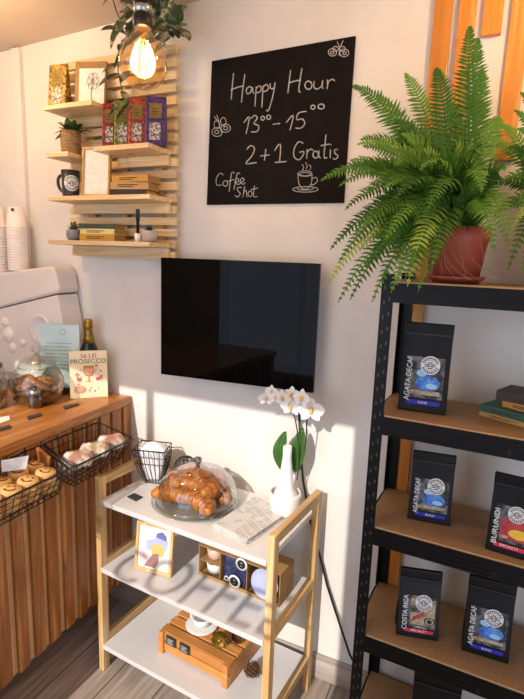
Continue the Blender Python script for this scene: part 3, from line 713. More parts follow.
# ------------------------------------------------------------------ ferns
fern_m, nt, pb = base('fern_green')
oi = nt.nodes.new('ShaderNodeObjectInfo'); r_ = ramp(nt, oi.outputs['Random'], ['#35601f', '#4c7a2c', '#6c9636', '#a6bd4c'], [0, .45, .85, 1])
nt.links.new(r_.outputs[0], pb.inputs['Base Color']); pb.inputs['Roughness'].default_value = .6; pb.inputs['Specular IOR Level'].default_value = .25
tr = nt.nodes.new('ShaderNodeBsdfTranslucent'); nt.links.new(r_.outputs[0], tr.inputs[0]); mxs = nt.nodes.new('ShaderNodeMixShader'); mxs.inputs[0].default_value = .25
nt.links.new(pb.outputs[0], mxs.inputs[1]); nt.links.new(tr.outputs[0], mxs.inputs[2]); nt.links.new(mxs.outputs[0], nt.nodes['Material Output'].inputs[0])
def frond(parent, p0, p3, lift, width=.04, out=.0):
    p0, p3 = Vector(p0), Vector(p3); d = p3 - p0; L = d.length
    hz = Vector((d.x, d.y, 0))
    p1 = p0 + hz * .18 + Vector((0, 0, lift)); p2 = p0 + hz * .72 + Vector((0, 0, d.z * .55 + lift * .9))
    al = sum((a_ - b_).length for a_, b_ in zip(bez(p0, p1, p2, p3, 12)[1:], bez(p0, p1, p2, p3, 12)))
    n = max(18, int(al / .0098)); pts = bez(p0, p1, p2, p3, n)
    b = MB(); b.tube(pts[::2] + ([pts[-1]] if len(pts) % 2 == 0 else []), .0013, 4)
    for i in range(3, n):
        t_ = i / n; tg = (pts[i + 1] - pts[i - 1]).normalized() if i < n else (pts[i] - pts[i - 1]).normalized()
        view = (Vector((0, -1, .6))).normalized()
        side = tg.cross(view)
        if side.length < .15: side = tg.cross(Vector((1, 0, .3)))
        side.normalize(); nn = side.cross(tg).normalized()
        wl = width * (min(1, (t_ + .12) / .35)) * (1 - max(0, (t_ - .45) / .55) ** 1.5 * .93) * random.uniform(.88, 1.08)
        for s_ in (-1, 1):
            o_ = pts[i]; dr = (side * s_ + tg * .42 + nn * random.uniform(-.3, .2)).normalized()
            hw = .0043 * (.6 + .4 * wl / width)
            mid = o_ + dr * wl * .5 + nn * .0015
            tip = o_ + dr * wl - nn * wl * .12 + tg * wl * .06
            b.add([o_ - tg * hw * .8, o_ + tg * hw * .8, mid + tg * hw * 1.05, tip, mid - tg * hw * 1.05], [(0, 4, 2, 1), (4, 3, 2)], False)
    return b.build('frond', fern_m, parent)
pc = PY(458, 250, 1.45); pz = RZs[0]
t = T('plant_saucer', 'shallow terracotta saucer under the large fern pot', 'saucer', (pc.x, 1.46, pz + .001))
b = MB(); b.lathe([(.058, 0), (.074, .018), (.076, .018), (.074, .012), (.06, .004), (0, .004)], n=32); b.build('dish', terracotta, t, world=False)
fx, fy = pc.x, 1.46
t = T('potted_fern', 'large green fern with arching fronds in terracotta pot on the rack', 'fern', (fx, fy, pz + .006))
pot_h = .14
b = MB(); b.lathe([(.058, 0), (.071, pot_h - .04), (.074, pot_h - .036), (.0775, pot_h), (.073, pot_h), (.069, pot_h - .03), (0, pot_h - .03)], n=36); b.build('pot', terracotta, t, world=False)
b = MB(); b.lathe([(.069, 0), (.03, .008), (0, .01)], (0, 0, pot_h - .03), 20); b.build('soil', soil, t, world=False)
crown = Vector((fx, fy, pz + pot_h))
tips = [ # px, py, y, lift
 (470, 26, 1.44, .18), (478, 38, 1.47, .16), (482, 70, 1.5, .15), (352, 86, 1.36, .17), (405, 73, 1.46, .14), (436, 68, 1.40, .16), (320, 181, 1.25, .15), (330, 250, 1.27, .14), (328, 284, 1.25, .14), (338, 303, 1.24, .13), (372, 302, 1.25, .12), (391, 293, 1.22, .11),
 (360, 140, 1.3, .15), (432, 268, 1.27, .13), (494, 252, 1.29, .13), (508, 246, 1.32, .14), (482, 192, 1.25, .16), (425, 165, 1.3, .12), (500, 118, 1.45, .14), (376, 95, 1.5, .14), (345, 210, 1.2, .14), (405, 280, 1.2, .12), (352, 170, 1.36, .13), (395, 200, 1.16, .15), (385, 240, 1.18, .13), (415, 222, 1.2, .12), (452, 140, 1.32, .12), (366, 268, 1.3, .12), (395, 262, 1.28, .12), (410, 250, 1.33, .1), (420, 130, 1.4, .1), (395, 120, 1.38, .12), (350, 300, 1.3, .11), (478, 150, 1.28, .13), (505, 170, 1.4, .12), (418, 292, 1.25, .12), (448, 100, 1.46, .13), (378, 180, 1.25, .13), (340, 240, 1.33, .13), (356, 235, 1.22, .13), (398, 150, 1.33, .12)]
for (px, py, yy, lf) in tips:
    tp = PY(px, py, yy); o_ = crown + Vector((random.uniform(-.03, .03), random.uniform(-.03, .03), -.01))
    frond(t, o_, tp, lf, .05)
for k in range(30):
    px, py = random.uniform(335, 425), random.uniform(130, 290)
    frond(t, crown + Vector((random.uniform(-.04, .03), random.uniform(-.04, .02), -.01)), PY(px, py, random.uniform(1.18, 1.42)), random.uniform(.08, .16), .046)
for k in range(30):
    a_ = random.uniform(0, 2 * PI); rr = random.uniform(.07, .2); ex = crown + Vector((rr * math.cos(a_) - .05, rr * .8 * math.sin(a_) - .03, random.uniform(-.04, .2)))
    ex.y = min(ex.y, D - .05)
    frond(t, crown + Vector((random.uniform(-.04, .04), random.uniform(-.03, .03), -.01)), ex, random.uniform(.06, .14), .03)
b = MB()
for k in range(9):
    a_ = random.uniform(-PI, 0); x_ = fx + .078 * math.cos(a_); y_ = fy + .078 * math.sin(a_)
    b.tube(bez((x_, y_, pz + pot_h + .005), (x_ + random.uniform(-.02, .02), y_ - .01, pz + .12), (x_ + random.uniform(-.03, .05), y_ - .03, pz + .05), (x_ + random.uniform(-.02, .1), y_ - .02, pz + .012), 8), .0006, 4)
b.build('runner', M('fern_runner', '#8f7a5a', .8), t)
# second fern at the right edge
gx, gy = .135, 1.52
t = T('potted_fern', 'second fern in an orange pot behind, cut by the right edge', 'fern', (gx, gy, pz + .001))
b = MB(); b.lathe([(.06, 0), (.076, .13), (.08, .133), (.083, .158), (.077, .158), (.072, .13), (0, .13)], n=36); b.build('pot', terracotta2, t, world=False)
b = MB(); b.lathe([(.073, 0), (0, .008)], (0, 0, .131), 20); b.build('soil', soil, t, world=False)
crown2 = Vector((gx, gy, pz + .15))
for (px, py, yy, lf) in [(520, 92, 1.5, .14), (500, 125, 1.47, .13), (486, 140, 1.46, .12), (516, 130, 1.42, .14), (522, 160, 1.36, .13), (500, 185, 1.42, .12), (512, 230, 1.36, .13), (520, 275, 1.38, .12), (508, 270, 1.42, .11), (540, 120, 1.4, .15), (545, 200, 1.3, .15), (560, 150, 1.4, .15), (530, 60, 1.48, .14), (495, 215, 1.46, .1), (518, 205, 1.34, .12), (505, 150, 1.44, .13), (514, 110, 1.5, .13)]:
    frond(t, crown2 + Vector((random.uniform(-.03, .02), random.uniform(-.03, .03), -.01)), PY(px, py, yy), lf, .032)
for k in range(16):
    a_ = random.uniform(0, 2 * PI); rr = random.uniform(.06, .17)
    frond(t, crown2 + Vector((0, 0, -.01)), crown2 + Vector((rr * math.cos(a_) - .03, min(rr * math.sin(a_), .08), random.uniform(0, .18))), random.uniform(.06, .12), .03)

# ------------------------------------------------------------------ slatted wooden counter
KB = Vector((-1.372, 1.652, 0)); KU = Vector((.0606, -.998, 0)).normalized(); KN = Vector((.998, .0606, 0)).normalized()
def K(s, n, z): return KB + KU * s + KN * n + Vector((0, 0, z))
def kbox(b, s0, s1, n0, n1, z0, z1):
    b.hexa([K(s0, n0, z0), K(s0, n1, z0), K(s1, n1, z0), K(s1, n0, z0)], [K(s0, n0, z1), K(s0, n1, z1), K(s1, n1, z1), K(s1, n0, z1)])
CT = 1.0
t = T('counter', 'wooden bar counter clad in vertical stained slats at the left', 'counter', K(.7, -.4, 0))
b = MB(); kbox(b, .002, 1.5, -.9, -.26, 0, .17); b.build('plinth', stain, t)
b = MB(); kbox(b, .002, 1.5, -.9, -.013, .171, .963); b.build('body', back_wood, t)
for i in range(20):
    s_ = .001 + i * .0735; zb = .168 + random.uniform(-.006, .008)
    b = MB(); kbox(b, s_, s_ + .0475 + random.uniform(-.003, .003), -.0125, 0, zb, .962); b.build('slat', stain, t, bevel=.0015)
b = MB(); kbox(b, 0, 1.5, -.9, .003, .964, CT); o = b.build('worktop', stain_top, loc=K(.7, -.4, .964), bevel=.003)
tag(o, 'thick stained pine worktop on the slatted counter', 'worktop')
Z1 = CT + .001
# little black name tags and a white one
def card_on(name, label, cat, quad, th, mat, group=None, z=None):
    z = z or quad[0].z
    b = MB(); b.prism([(p.x, p.y, z) for p in quad], (0, 0, th)); o = b.build(name, mat, loc=(quad[0].x, quad[0].y, z)); return tag(o, label, cat, group)
slate = M('slate_card', '#26262a', .6, c2='#3a3a40', scale=80)
card_on('name_tag', 'small black name tag on the worktop in front of the tiny jar', 'tag', [PZ(27, 417, Z1), PZ(41, 413.5, Z1), PZ(42, 416, Z1), PZ(28, 420, Z1)][::-1], .003, slate)
card_on('name_tag', 'small dark name tag on the worktop by the prosecco card', 'tag', [PZ(63, 407, Z1), PZ(78, 403.5, Z1), PZ(79.5, 405, Z1), PZ(65, 409.5, Z1)][::-1], .003, slate)
card_on('paper_note', 'small white paper note at the front left edge of the worktop', 'note', [PZ(-6, 419, Z1), PZ(9, 416, Z1), PZ(10, 420, Z1), PZ(-6, 426, Z1)][::-1], .002, paper)
card_on('name_tag', 'small black name tag on the worktop beside the white paper note', 'tag', [PZ(-2, 428.5, Z1), PZ(10, 425.5, Z1), PZ(12, 428, Z1), PZ(-2, 432, Z1)][::-1], .003, slate)

# prosecco card
a, c = PZ(70.5, 399, Z1), PZ(108, 396.5, Z1); w = (c - a).length; rz = math.atan2(c.y - a.y, c.x - a.x); h = .198
mid = (a + c) / 2
t = T('price_card', 'cream standing card advertising prosecco, in front of the bottle', 'card', (mid.x, mid.y, Z1), rz)
tilt = Matrix.Rotation(-.06, 4, 'X'); w2 = w * 1.0
f = lambda x, y, e=.0016: tilt @ Vector((x, -e, y))
b = MB(); b.bb(-w2/2, w2/2, 0, .004, 0, h); b.xf(0, tilt); b.build('card_sheet', M('cream_card', '#f3e6c4', .7, c2='#efdfb8', scale=8), t, world=False)
rose = M('rose_print', '#c8365a', .6); dkgreen = M('slate_green_print', '#35605c', .6); gold_p = M('tan_print2', '#b98a4a', .6); peach = M('peach_print', '#eca486', .6); pinkp = M('pink_print', '#e0607c', .6)
b = MB(); b.text('56 LEI', f, .017, 0, h * .855, wide=1.05); b.build('price_lettering', rose, t, world=False)
b = MB(); b.text('PROSECCO', f, .019, 0, h * .735, wide=1.02); b.build('name_lettering', dkgreen, t, world=False)
b = MB(); g2 = lambda x, y: f(x, y, .0022)
b.cur = 0; b.poly([g2(-.021, h * .69), g2(.021, h * .69), g2(.021, h * .55), g2(.012, h * .47), g2(-.012, h * .47), g2(-.021, h * .55)][::-1])
b.cur = 1; b.poly([f(-.017, h * .63, .0026), f(.017, h * .63, .0026), f(.017, h * .56, .0026), f(.009, h * .49, .0026), f(-.009, h * .49, .0026), f(-.017, h * .56, .0026)][::-1])
b.cur = 0; b.rect(g2, -.002, h * .36, .002, h * .47); b.rect(g2, -.012, h * .35, .012, h * .362)
b.disc(g2, -.036, h * .19, .023, 22, .017, .9); b.cur = 1; b.disc(g2, -.036, h * .19, .018, 20, .013)
b.build('glass_drawing', [gold_p, peach], t, world=False)
b = MB()
for (x, y, r_, k) in [(-.038, .4, .010, 0), (.035, .4, .009, 0), (.043, .41, .006, 0), (.03, .69, .006, 0), (-.045, .52, .005, 0), (.05, .46, .005, 0)]: b.cur = k; b.disc(g2, x, y * h, r_, 12, r_ * .85)
for k in range(26):
    x = random.choice((-1, 1)) * random.uniform(.026, .054); y = random.uniform(.3, .72) * h
    if k > 19: x = random.uniform(.0, .05); y = random.uniform(.14, .26) * h
    b.cur = random.choice((1, 1, 2, 0)); an = random.uniform(0, PI); l_ = .005
    b.poly([g2(x + l_ * math.cos(an), y + l_ * math.sin(an)), g2(x - .0018 * math.sin(an), y + .0018 * math.cos(an)), g2(x - l_ * math.cos(an), y - l_ * math.sin(an)), g2(x + .0018 * math.sin(an), y - .0018 * math.cos(an))])
b.build('flower_drawing', [pinkp, dkgreen, gold_p], t, world=False)
b = MB(); b.bb(-.02, .02, .014, .05, 0, .003); b.bb(-.02, .02, .011, .0145, 0, .05); b.build('rear_prop', M('cream_card', ''), t, world=False)
# bottle with gold foil neck
p = PY(89, 345, 1.595)
t = T('bottle', 'prosecco bottle with gold foil neck behind the cream card', 'bottle', (p.x, 1.595, Z1))
htop = PY(88.5, 319, 1.595).z - Z1; kk = htop / .30
b = MB(); b.lathe([(.038, 0), (.041, .006), (.041, .15 * kk), (.036, .18 * kk), (.024, .205 * kk), (.019, .225 * kk), (.0165, .25 * kk), (.0155, .28 * kk)], n=28); b.build('glass_body', M('dark_green_glass', '#16201a', .1), t, world=False)
b = MB(); b.lathe([(.0248, .2055 * kk), (.0202, .225 * kk), (.018, .25 * kk), (.0172, .262 * kk), (.0192, .266 * kk), (.0192, .276 * kk), (.0175, .28 * kk), (.0172, .295 * kk), (.013, .3 * kk), (0, .3 * kk)], n=24); b.build('foil', M('gold_foil', '#b08a3c', .32, .9, c2='#7d5f24', scale=60, bump=.4), t, world=False)

# acrylic stand with pale menu sheet
a, c = PY(36, 325, 1.475), PY(78.5, 322.5, 1.548); w = math.hypot(c.x - a.x, c.y - a.y); h = (a.z + c.z) / 2 - CT
t = T('menu_stand', 'clear plastic stand with pale green menu sheet beside the bottle', 'menu stand', ((a.x + c.x) / 2, (a.y + c.y) / 2, Z1), math.atan2(c.y - a.y, c.x - a.x))
Rl = Matrix.Rotation(-.02, 4, 'X')
b = MB(); b.bb(-w * .42, w/2, -.001, .001, .03, h * .98); b.xf(0, Rl); b.build('menu_sheet', M('pale_green_sheet', '#c3d8d2', .55, c2='#dfe6dd', scale=10), t, world=False)
f = lambda x, y_, e=.0022: Rl @ Vector((x, -e, y_))
b = MB()
for k in range(8): b.rect(f, -w * (.3 + .04 * (k % 3)), h * (.72 - .05 * k), w * (.34 - .07 * (k % 2)), h * (.728 - .05 * k))
b.disc(f, .02, h * .88, .012, 18, r0=.8); b.build('menu_print', M('sage_print', '#7f9a93', .7), t, world=False)
b = MB(); b.bb(-w/2, w/2, -.004, -.003, 0, h); b.bb(-w/2, w/2, .003, .004, 0, h); b.xf(0, Rl); b.bb(-w/2, w/2, -.014, .014, 0, .003); b.build('clear_holder', GLASS('clear_plastic', '#fafcfc', .04, .35), t, world=False)
b = MB()
for k in range(14): b.tube([(-w/2 + .008 * math.cos(q_ * PI / 4) - .003, .007 * math.sin(q_ * PI / 4), h * (.3 + .048 * k)) for q_ in range(8)], .0013, 4, closed=True)
b.build('binding', white_pl, t, world=False)

# espresso machine
my0, my1 = 1.535, 1.652
R1 = [PY(52, 266.5, my0), PY(57.5, 291, my0), PY(57.5, 294, my0), PY(68, 392, my0)]
Lz0, Lz1 = PY(0, 273, my0), PY(0, 308, my0)
t = T('espresso_machine', 'large white coffee machine with rounded lid on the counter', 'coffee machine', (-1.98, 1.57, Z1))
xl = -2.34
def side_profile(b, pts, y0, y1, rr=.02):
    b.prism([(p[0], y0, p[1]) for p in pts], (0, y1 - y0, 0))
zl = Lz0.z
b = MB(); sl_ = (R1[0].z - Lz0.z) / (R1[0].x - Lz0.x)
slo = (R1[2].z - Lz1.z) / (R1[2].x - Lz1.x)
zs = R1[2].z
seam = lambda x: zs + slo * (x - R1[2].x)
top = lambda x: min(R1[0].z + sl_ * (x - R1[0].x), 2)
pts = [(xl, seam(xl)), (R1[1].x, seam(R1[1].x) + .004), (R1[1].x + .006, R1[1].z + .012), (R1[0].x + .012, R1[0].z - .012), (R1[0].x - .008, R1[0].z + .001), (R1[0].x - .06, top(R1[0].x - .06) + .004), (xl, top(xl))]
side_profile(b, pts[::-1], my0, my1); b.build('lid', white_pl, t, bevel=.014, seg=4)
b = MB()
bx_ = [(xl, CT + .03), (R1[3].x - .004, CT + .03)]
for k in range(9):
    u = k / 8; zz = CT + .03 + (seam(R1[1].x) - .004 - CT - .03) * u; xx = R1[3].x * (1 - u) + (R1[2].x - .006) * u + .012 * math.sin(u * PI)
    bx_.append((xx, zz))
bx_.append((xl, seam(xl) - .004))
side_profile(b, bx_[::-1], my0 + .004, my1); b.build('body', white_pl, t, bevel=.01, seg=3)
dc = PY(40, 329, my0)
b = MB(); b.lathe([(.0, .002), (.05, .003), (.056, .006), (.062, .004), (.064, -.006)], (0, 0, 0), 40); b.xf(0, Matrix.Translation((dc.x, my0, dc.z)) @ Matrix.Rotation(PI / 2, 4, 'X')); b.build('round_boss', white_pl, t)
for (px, py, rr) in [(8, 335, .034), (12, 348, .024), (22, 343, .018), (4, 322, .022)]:
    q_ = PY(px, py, my0); b = MB(); b.ball((q_.x, my0 + .004, q_.z), rr, 18, 12, (1, .45, 1)); b.build('knob', M('pearl_plastic', '#e9e4e0', .2), t)
b = MB()
for x_ in (xl + .05, -1.75): b.lathe([(.018, 0), (.02, .03)], (x_, 1.575, Z1), 16)
b.build('foot', wire_m, t)
b = MB(); b.bb(xl + .1, -1.85, my0 - .1, my0 - .002, CT + .006, CT + .05); b.build('drip_tray', M('grey_steel', '#9a9b9d', .3, .9), t)
# two piles of upturned paper cups on the machine
cup_m = M('white_cup_paper', '#f1ebe8', .55, c2='#ece5e1', scale=8)
def cups(pxc, pytop, label, group, yy):
    zt = top(PY(pxc, 270, yy).x) + .0052
    p = PY(pxc, 268, yy); r = (PY(pxc + 9.7, 268, yy).x - PY(pxc - 9.7, 268, yy).x) / 2 * .7
    H_ = PY(pxc, pytop, yy).z - zt; ch = .088; n = 17; step = (H_ - ch) / (n - 1)
    b = MB(); b.lathe([(r * .97, 0), (r, .0015), (r, .004), (r * .965, .005), (r * .72, ch - .002), (r * .70, ch), (r * .66, ch), (r * .66, ch - .006), (0, ch - .006)], n=28)
    c0 = None
    for k in range(n):
        lb = label if k < n - 1 else label.replace('one of the white upturned paper cups', 'topmost white upturned paper cup')
        if c0 is None: c0 = b.build('paper_cup', cup_m, loc=None); tag(c0, lb, 'cup', group); o = c0
        else: o = c0.copy(); COL.objects.link(o); o['label'] = lb
        o.location = (p.x, yy, zt + step * k)
    return p.x, zt + H_, r
px_, zt_, r_ = cups(18.5, 207.5, 'one of the white upturned paper cups in the right hand pile', 'paper cups in the right hand pile', 1.575)
b = MB(); b.bb(px_ + r_ * .25, px_ + r_ * .62, 1.575 - r_ * .74, 1.575 - r_ * .7, zt_ - .018, zt_ - .006); tag(b.build('cup_label', ink, loc=(px_, 1.575, zt_ - .01)), 'tiny black label on the topmost cup of the right hand pile', 'label')
cups(-1.5, 207, 'one of the white upturned paper cups in the left hand pile', 'paper cups in the left hand pile', 1.575)

# glass jars with baked goods
cookie_m = M('choc_chip_cookie', '#b5793f', .8, c2='#8a5528', scale=60, bump=.4)
chip_m = M('chocolate_chip', '#2c170d', .5); choc_m = M('dark_cookie', '#4b2a17', .85, c2='#352012', scale=60, bump=.4)
def big_cookie(loc, r, mat, rot, label, group):
    t = T('cookie', label, 'cookie', loc, 0, group); t.rotation_euler = rot
    WM[t.name] = Matrix.Identity(4)
    b = MB(); b.lathe([(0, -.008), (r * .8, -.008), (r, -.002), (r * .97, .004), (r * .7, .009), (0, .011)], n=20, fn=lambda q, z: 1 + .03 * math.sin(5 * q)); b.build('dough', mat, t, world=False)
    b = MB()
    for k in range(12):
        a_ = random.uniform(0, 2 * PI); d_ = r * .8 * math.sqrt(random.random()); b.ball((d_ * math.cos(a_), d_ * math.sin(a_), .009 - .006 * (d_ / r) ** 2), .0042, 6, 4)
    b.build('chocolate_chips', chip_m, t, world=False)
    return t
jc = PZ(40, 404, Z1); jc = Vector((-1.622, 1.39, Z1)); jr = .1; jz = 1.38
t = T('cookie_jar', 'squat clear glass jar full of cookies on the counter', 'jar', jc)
b = MB(); b.shell([(.06, .001), (jr * .8, .006), (jr, .04 * jz), (jr * .98, .07 * jz), (jr * .8, .098 * jz), (jr * .68, .104 * jz)], (0, 0, 0), 36, fn=lambda q, z: 1 + .03 * math.cos(q * 8) * math.sin(min(z, .1) / .1 * PI)); b.lathe([(0, .0008), (.05, .001)], n=24); b.build('glass_body', glass, t, world=False)
b = MB(); b.shell([(jr * .74, .1055 * jz), (jr * .7, .112 * jz), (jr * .5, .128 * jz), (.014, .138 * jz), (.01, .142 * jz)], n=36); b.lathe([(.006, .14 * jz), (.008, .145 * jz), (.019, .154 * jz), (.017, .162 * jz), (.006, .166 * jz), (0, .166 * jz)], n=20); b.tube([Vector((jr * .69 * math.cos(k * PI / 18), jr * .69 * math.sin(k * PI / 18), .1055 * jz)) for k in range(36)], .0022, 6, closed=True); b.build('lid', glass, t, world=False)
for i, (dx, dy, dz, m_, rot) in enumerate([(-.035, -.02, .012, choc_m, (.1, .1, 0)), (.034, -.012, .012, choc_m, (-.1, .1, 1)), (0, .035, .012, choc_m, (.05, 0, 2)), (-.034, -.02, .034, choc_m, (.1, -.1, 1)), (.036, -.014, .034, choc_m, (.1, .15, 2)), (0, .036, .034, cookie_m, (0, .1, .4)),
        (-.034, -.02, .058, cookie_m, (.6, -.2, .4)), (.034, -.018, .06, cookie_m, (.5, .3, 2)), (.0, .03, .058, cookie_m, (.2, .1, 1))]):
    big_cookie(jc + Vector((dx * 1.25, dy * 1.25, dz * 1.35)), .043, m_, rot, 'one of the round cookies heaped in the squat glass jar', 'cookies in the glass jar')
# tiny jar of beans
p = PZ(33, 409, Z1) + Vector((-.012, .02, 0))
t = T('spice_jar', 'tiny glass jar of dark coffee beans with metal lid on the worktop', 'jar', (p.x, p.y, Z1))
b = MB(); b.shell([(.022, 0), (.026, .004), (.027, .04), (.022, .05), (.021, .054)], n=24); b.build('glass_body', glass, t, world=False)
b = MB(); b.lathe([(.023, .0545), (.0245, .056), (.0245, .068), (.02, .07), (0, .07)], n=24); b.build('lid', silver, t, world=False)
b = MB(); b.lathe([(.0, .003), (.0225, .003), (.0235, .038), (.0, .042)], n=24, fn=lambda q, z: 1 + .04 * math.sin(9 * q + 200 * z)); b.build('coffee_beans', M('coffee_beans', '#241813', .5, c2='#4a3327', scale=140, bump=.8), t, world=False)['kind'] = 'stuff'
# left jar with muffins
jl = Vector((-1.735, 1.235, Z1)); jr2 = .085
t = T('cookie_jar', 'glass jar with dark lid at the left edge, holding muffins', 'jar', jl)
b = MB(); b.shell([(jr2 * .9, .001), (jr2, .008), (jr2, .13), (jr2 * .86, .15), (jr2 * .8, .152)], n=36); b.lathe([(0, .0008), (jr2 * .9, .001)], n=24); b.build('glass_body', glass, t, world=False)
b = MB(); b.lathe([(jr2 * .84, .1535), (jr2 * .86, .158), (jr2 * .84, .166), (.03, .172), (.012, .18), (.02, .195), (0, .2)], n=32); b.build('lid', M('pewter_lid', '#6d6a68', .3, .8), t, world=False)
b = MB(); cam_a = math.atan2(-jl.y, -jl.x)
pl = [(-.045, .0), (-.03, .024), (0, .03), (.03, .024), (.045, 0), (.03, -.024), (0, -.03), (-.03, -.024)]
b.tube([Vector(((jr2 + .001) * math.cos(cam_a + .35 + x / jr2), (jr2 + .001) * math.sin(cam_a + .35 + x / jr2), .1 + z * .8)) for x, z in pl], .0014, 5, closed=True); b.build('label_outline', ink, t, world=False)
for i, (dx, dy, dz) in enumerate([(-.03, -.03, 0), (.04, -.02, 0), (.005, .045, 0), (.03, -.02, .05), (-.03, .01, .05)]):
    o = T('muffin', 'one of the golden brown muffins heaped in the glass jar at the left edge', 'muffin', jl + Vector((dx, dy, dz + .003)), 0, 'muffins in the jar')
    b = MB(); b.lathe([(.024, 0), (.034, .028)], n=18); b.build('case', M('paper_case', '#7a4a26', .8, c2='#5c3519', scale=80), o, world=False)
    b = MB(); b.lathe([(.0345, .0285), (.038, .034), (.03, .047), (0, .054)], n=18, fn=lambda q, z: 1 + .04 * math.sin(4 * q)); b.build('top', M('muffin_top', '#b9783c', .8, c2='#8a5226', scale=70, bump=.5), o, world=False)

# ------------------------------------------------------------------ wire baskets on the counter front
def wire_basket(name, label, rim, bot, group=None, nl=11, nw=6, nh=4, rr=.0032, rw=.0014):
    """rim and bottom corners: back-left, back-right, front-right, front-left"""
    c_ = sum((Vector(p) for p in bot), Vector()) / 4
    t = T(name, label, 'basket', c_, 0, group)
    rim = [Vector(p) for p in rim]; bot = [Vector(p) for p in bot]
    b = MB(); b.tube([p for i in range(4) for p in (lerp(rim[i], rim[(i + 1) % 4], .04), lerp(rim[i], rim[(i + 1) % 4], .5), lerp(rim[i], rim[(i + 1) % 4], .96))], rr, 8, closed=True); b.build('rim', wire_m, t)
    b = MB()
    for i in range(4):
        j = (i + 1) % 4; n = nl if i % 2 == 0 else nw
        for k in range(n): u = (k + .5) / n; b.tube([lerp(rim[i], rim[j], u), lerp(bot[i], bot[j], u)], rw, 5)
        for k in range(1, nh): u = k / nh; b.tube([lerp(rim[i], bot[i], u), lerp(rim[j], bot[j], u)], rw, 5)
        b.tube([bot[i], bot[j]], rw * 1.3, 5); b.tube([rim[i], bot[i]], rw, 5)
    b.build('side_wires', wire_m, t)
    b = MB()
    for k in range(1, nl): u = k / nl; b.tube([lerp(bot[0], bot[1], u), lerp(bot[3], bot[2], u)], rw, 5)
    for k in range(1, nw): u = k / nw; b.tube([lerp(bot[0], bot[3], u), lerp(bot[1], bot[2], u)], rw, 5)
    b.build('bottom_wires', wire_m, t)
    for u in (.25, .7):
        q_ = lerp(rim[0], rim[1], u); b = MB(); b.tube([q_ + Vector((.004, 0, .008)), q_ + Vector((-.006, 0, .009)), q_ + Vector((-.008, 0, .0))], .002, 6); b.build('hook', silver, t)
    return t
wire_basket('wire_basket', 'black wire basket of wrapped sandwiches on the counter front', [(-1.343, 1.163, .95), (-1.347, 1.43, .95), (-1.183, 1.44, .912), (-1.177, 1.135, .912)], [(-1.338, 1.185, .832), (-1.343, 1.41, .832), (-1.235, 1.42, .822), (-1.217, 1.17, .822)], 'wire baskets')
wire_basket('wire_basket', 'black wire basket of smiley cookies on the counter front', [(-1.325, .845, .95), (-1.342, 1.15, .95), (-1.18, 1.12, .912), (-1.166, .81, .92)], [(-1.32, .87, .832), (-1.338, 1.135, .832), (-1.225, 1.11, .818), (-1.21, .84, .822)], 'wire baskets')
# smiley cookies
bis = M('pale_biscuit', '#e0b67a', .8, c2='#d5a35f', scale=40, bump=.2); smile_m = M('biscuit_filling', '#6f3a1b', .6)
t = T('smiley_cookie', 'pale round smiley cookie', 'cookie', (0, 0, 0), 0, 'smiley cookies in the wire basket')
r = .031
b = MB(); b.lathe([(0, 0), (r * .94, 0), (r, .004), (r, .016), (r * .93, .0195), (0, .0205)], n=26); b.build('biscuit', bis, t, world=False)
b = MB(); b.tube([Vector((r * .55 * math.cos(a_), r * .55 * math.sin(a_), .0205)) for a_ in [PI * (1.12 + .095 * k) for k in range(9)]], .0026, 5)
for s_ in (-1, 1): b.ball((s_ * r * .3, r * .32, .0205), .0036, 8, 5, (1, 1, .5))
b.build('smile', smile_m, t, world=False)
ck0 = t; first = True
spots = [(-1.245, 1.082, .9), (-1.243, 1.012, .9), (-1.238, .944, .9), (-1.234, .876, .9), (-1.312, 1.1, .92), (-1.312, 1.035, .92), (-1.306, .965, .92), (-1.302, .897, .92)]
for i, (x, y, zt) in enumerate(spots):
    for k in range(3):
        z = .845 + k * .0225 - (.003 if i < 4 else 0)
        lb = 'pale round smiley cookie in a clear wrapped pile in the left wire basket' if k < 2 else ['smiley cookie on top in front row nearest the sandwich basket', 'smiley cookie on top, second in the front row from the sandwich basket', 'smiley cookie on top, third in the front row from the sandwich basket', 'smiley cookie on top at the far left of the front row',
              'smiley cookie on top in back row beside the brown paper slice', 'smiley cookie on top, second in the back row under the white note', 'smiley cookie on top, third in the back row', 'smiley cookie on top at the far left of the back row'][i]
        rot = (random.uniform(-.05, .05), .1 + random.uniform(-.06, .06), random.uniform(-.5, .5) + .6)
        loc = (x + random.uniform(-.003, .003), y, z)
        if first: ck0.location = loc; ck0.rotation_euler = rot; ck0['label'] = lb; first = False
        else: dup(ck0, loc, None, lb, rot)
q_ = [PZ(1, 461, .962), PZ(28.5, 456, .962), PZ(26, 469, .925), PZ(2, 472, .925)]
b = MB(); b.prism(q_[::-1], (0, .001, .0015)); tag(b.build('paper_note', M('note_paper', '#e9ebf2', .8, c2='#dfe2ea', scale=60), loc=q_[0]), 'white paper note lying over the smiley cookies in the basket', 'note')
a_, c_ = Vector((-1.333, 1.075, .925)), Vector((-1.29, 1.14, .925))
b = MB(); b.hexa([(-1.33, 1.128, .845), (-1.285, 1.122, .845), (-1.285, 1.132, .845), (-1.33, 1.138, .845)], [(-1.332, 1.12, .955), (-1.262, 1.112, .935), (-1.262, 1.124, .935), (-1.332, 1.135, .955)]); tag(b.build('bread_slice', M('toast_brown', '#b0702f', .8, c2='#8f5420', scale=70, bump=.3), loc=(-1.3, 1.13, .845), bevel=.004), 'brown slice standing at the right end of the smiley cookie basket', 'bread')
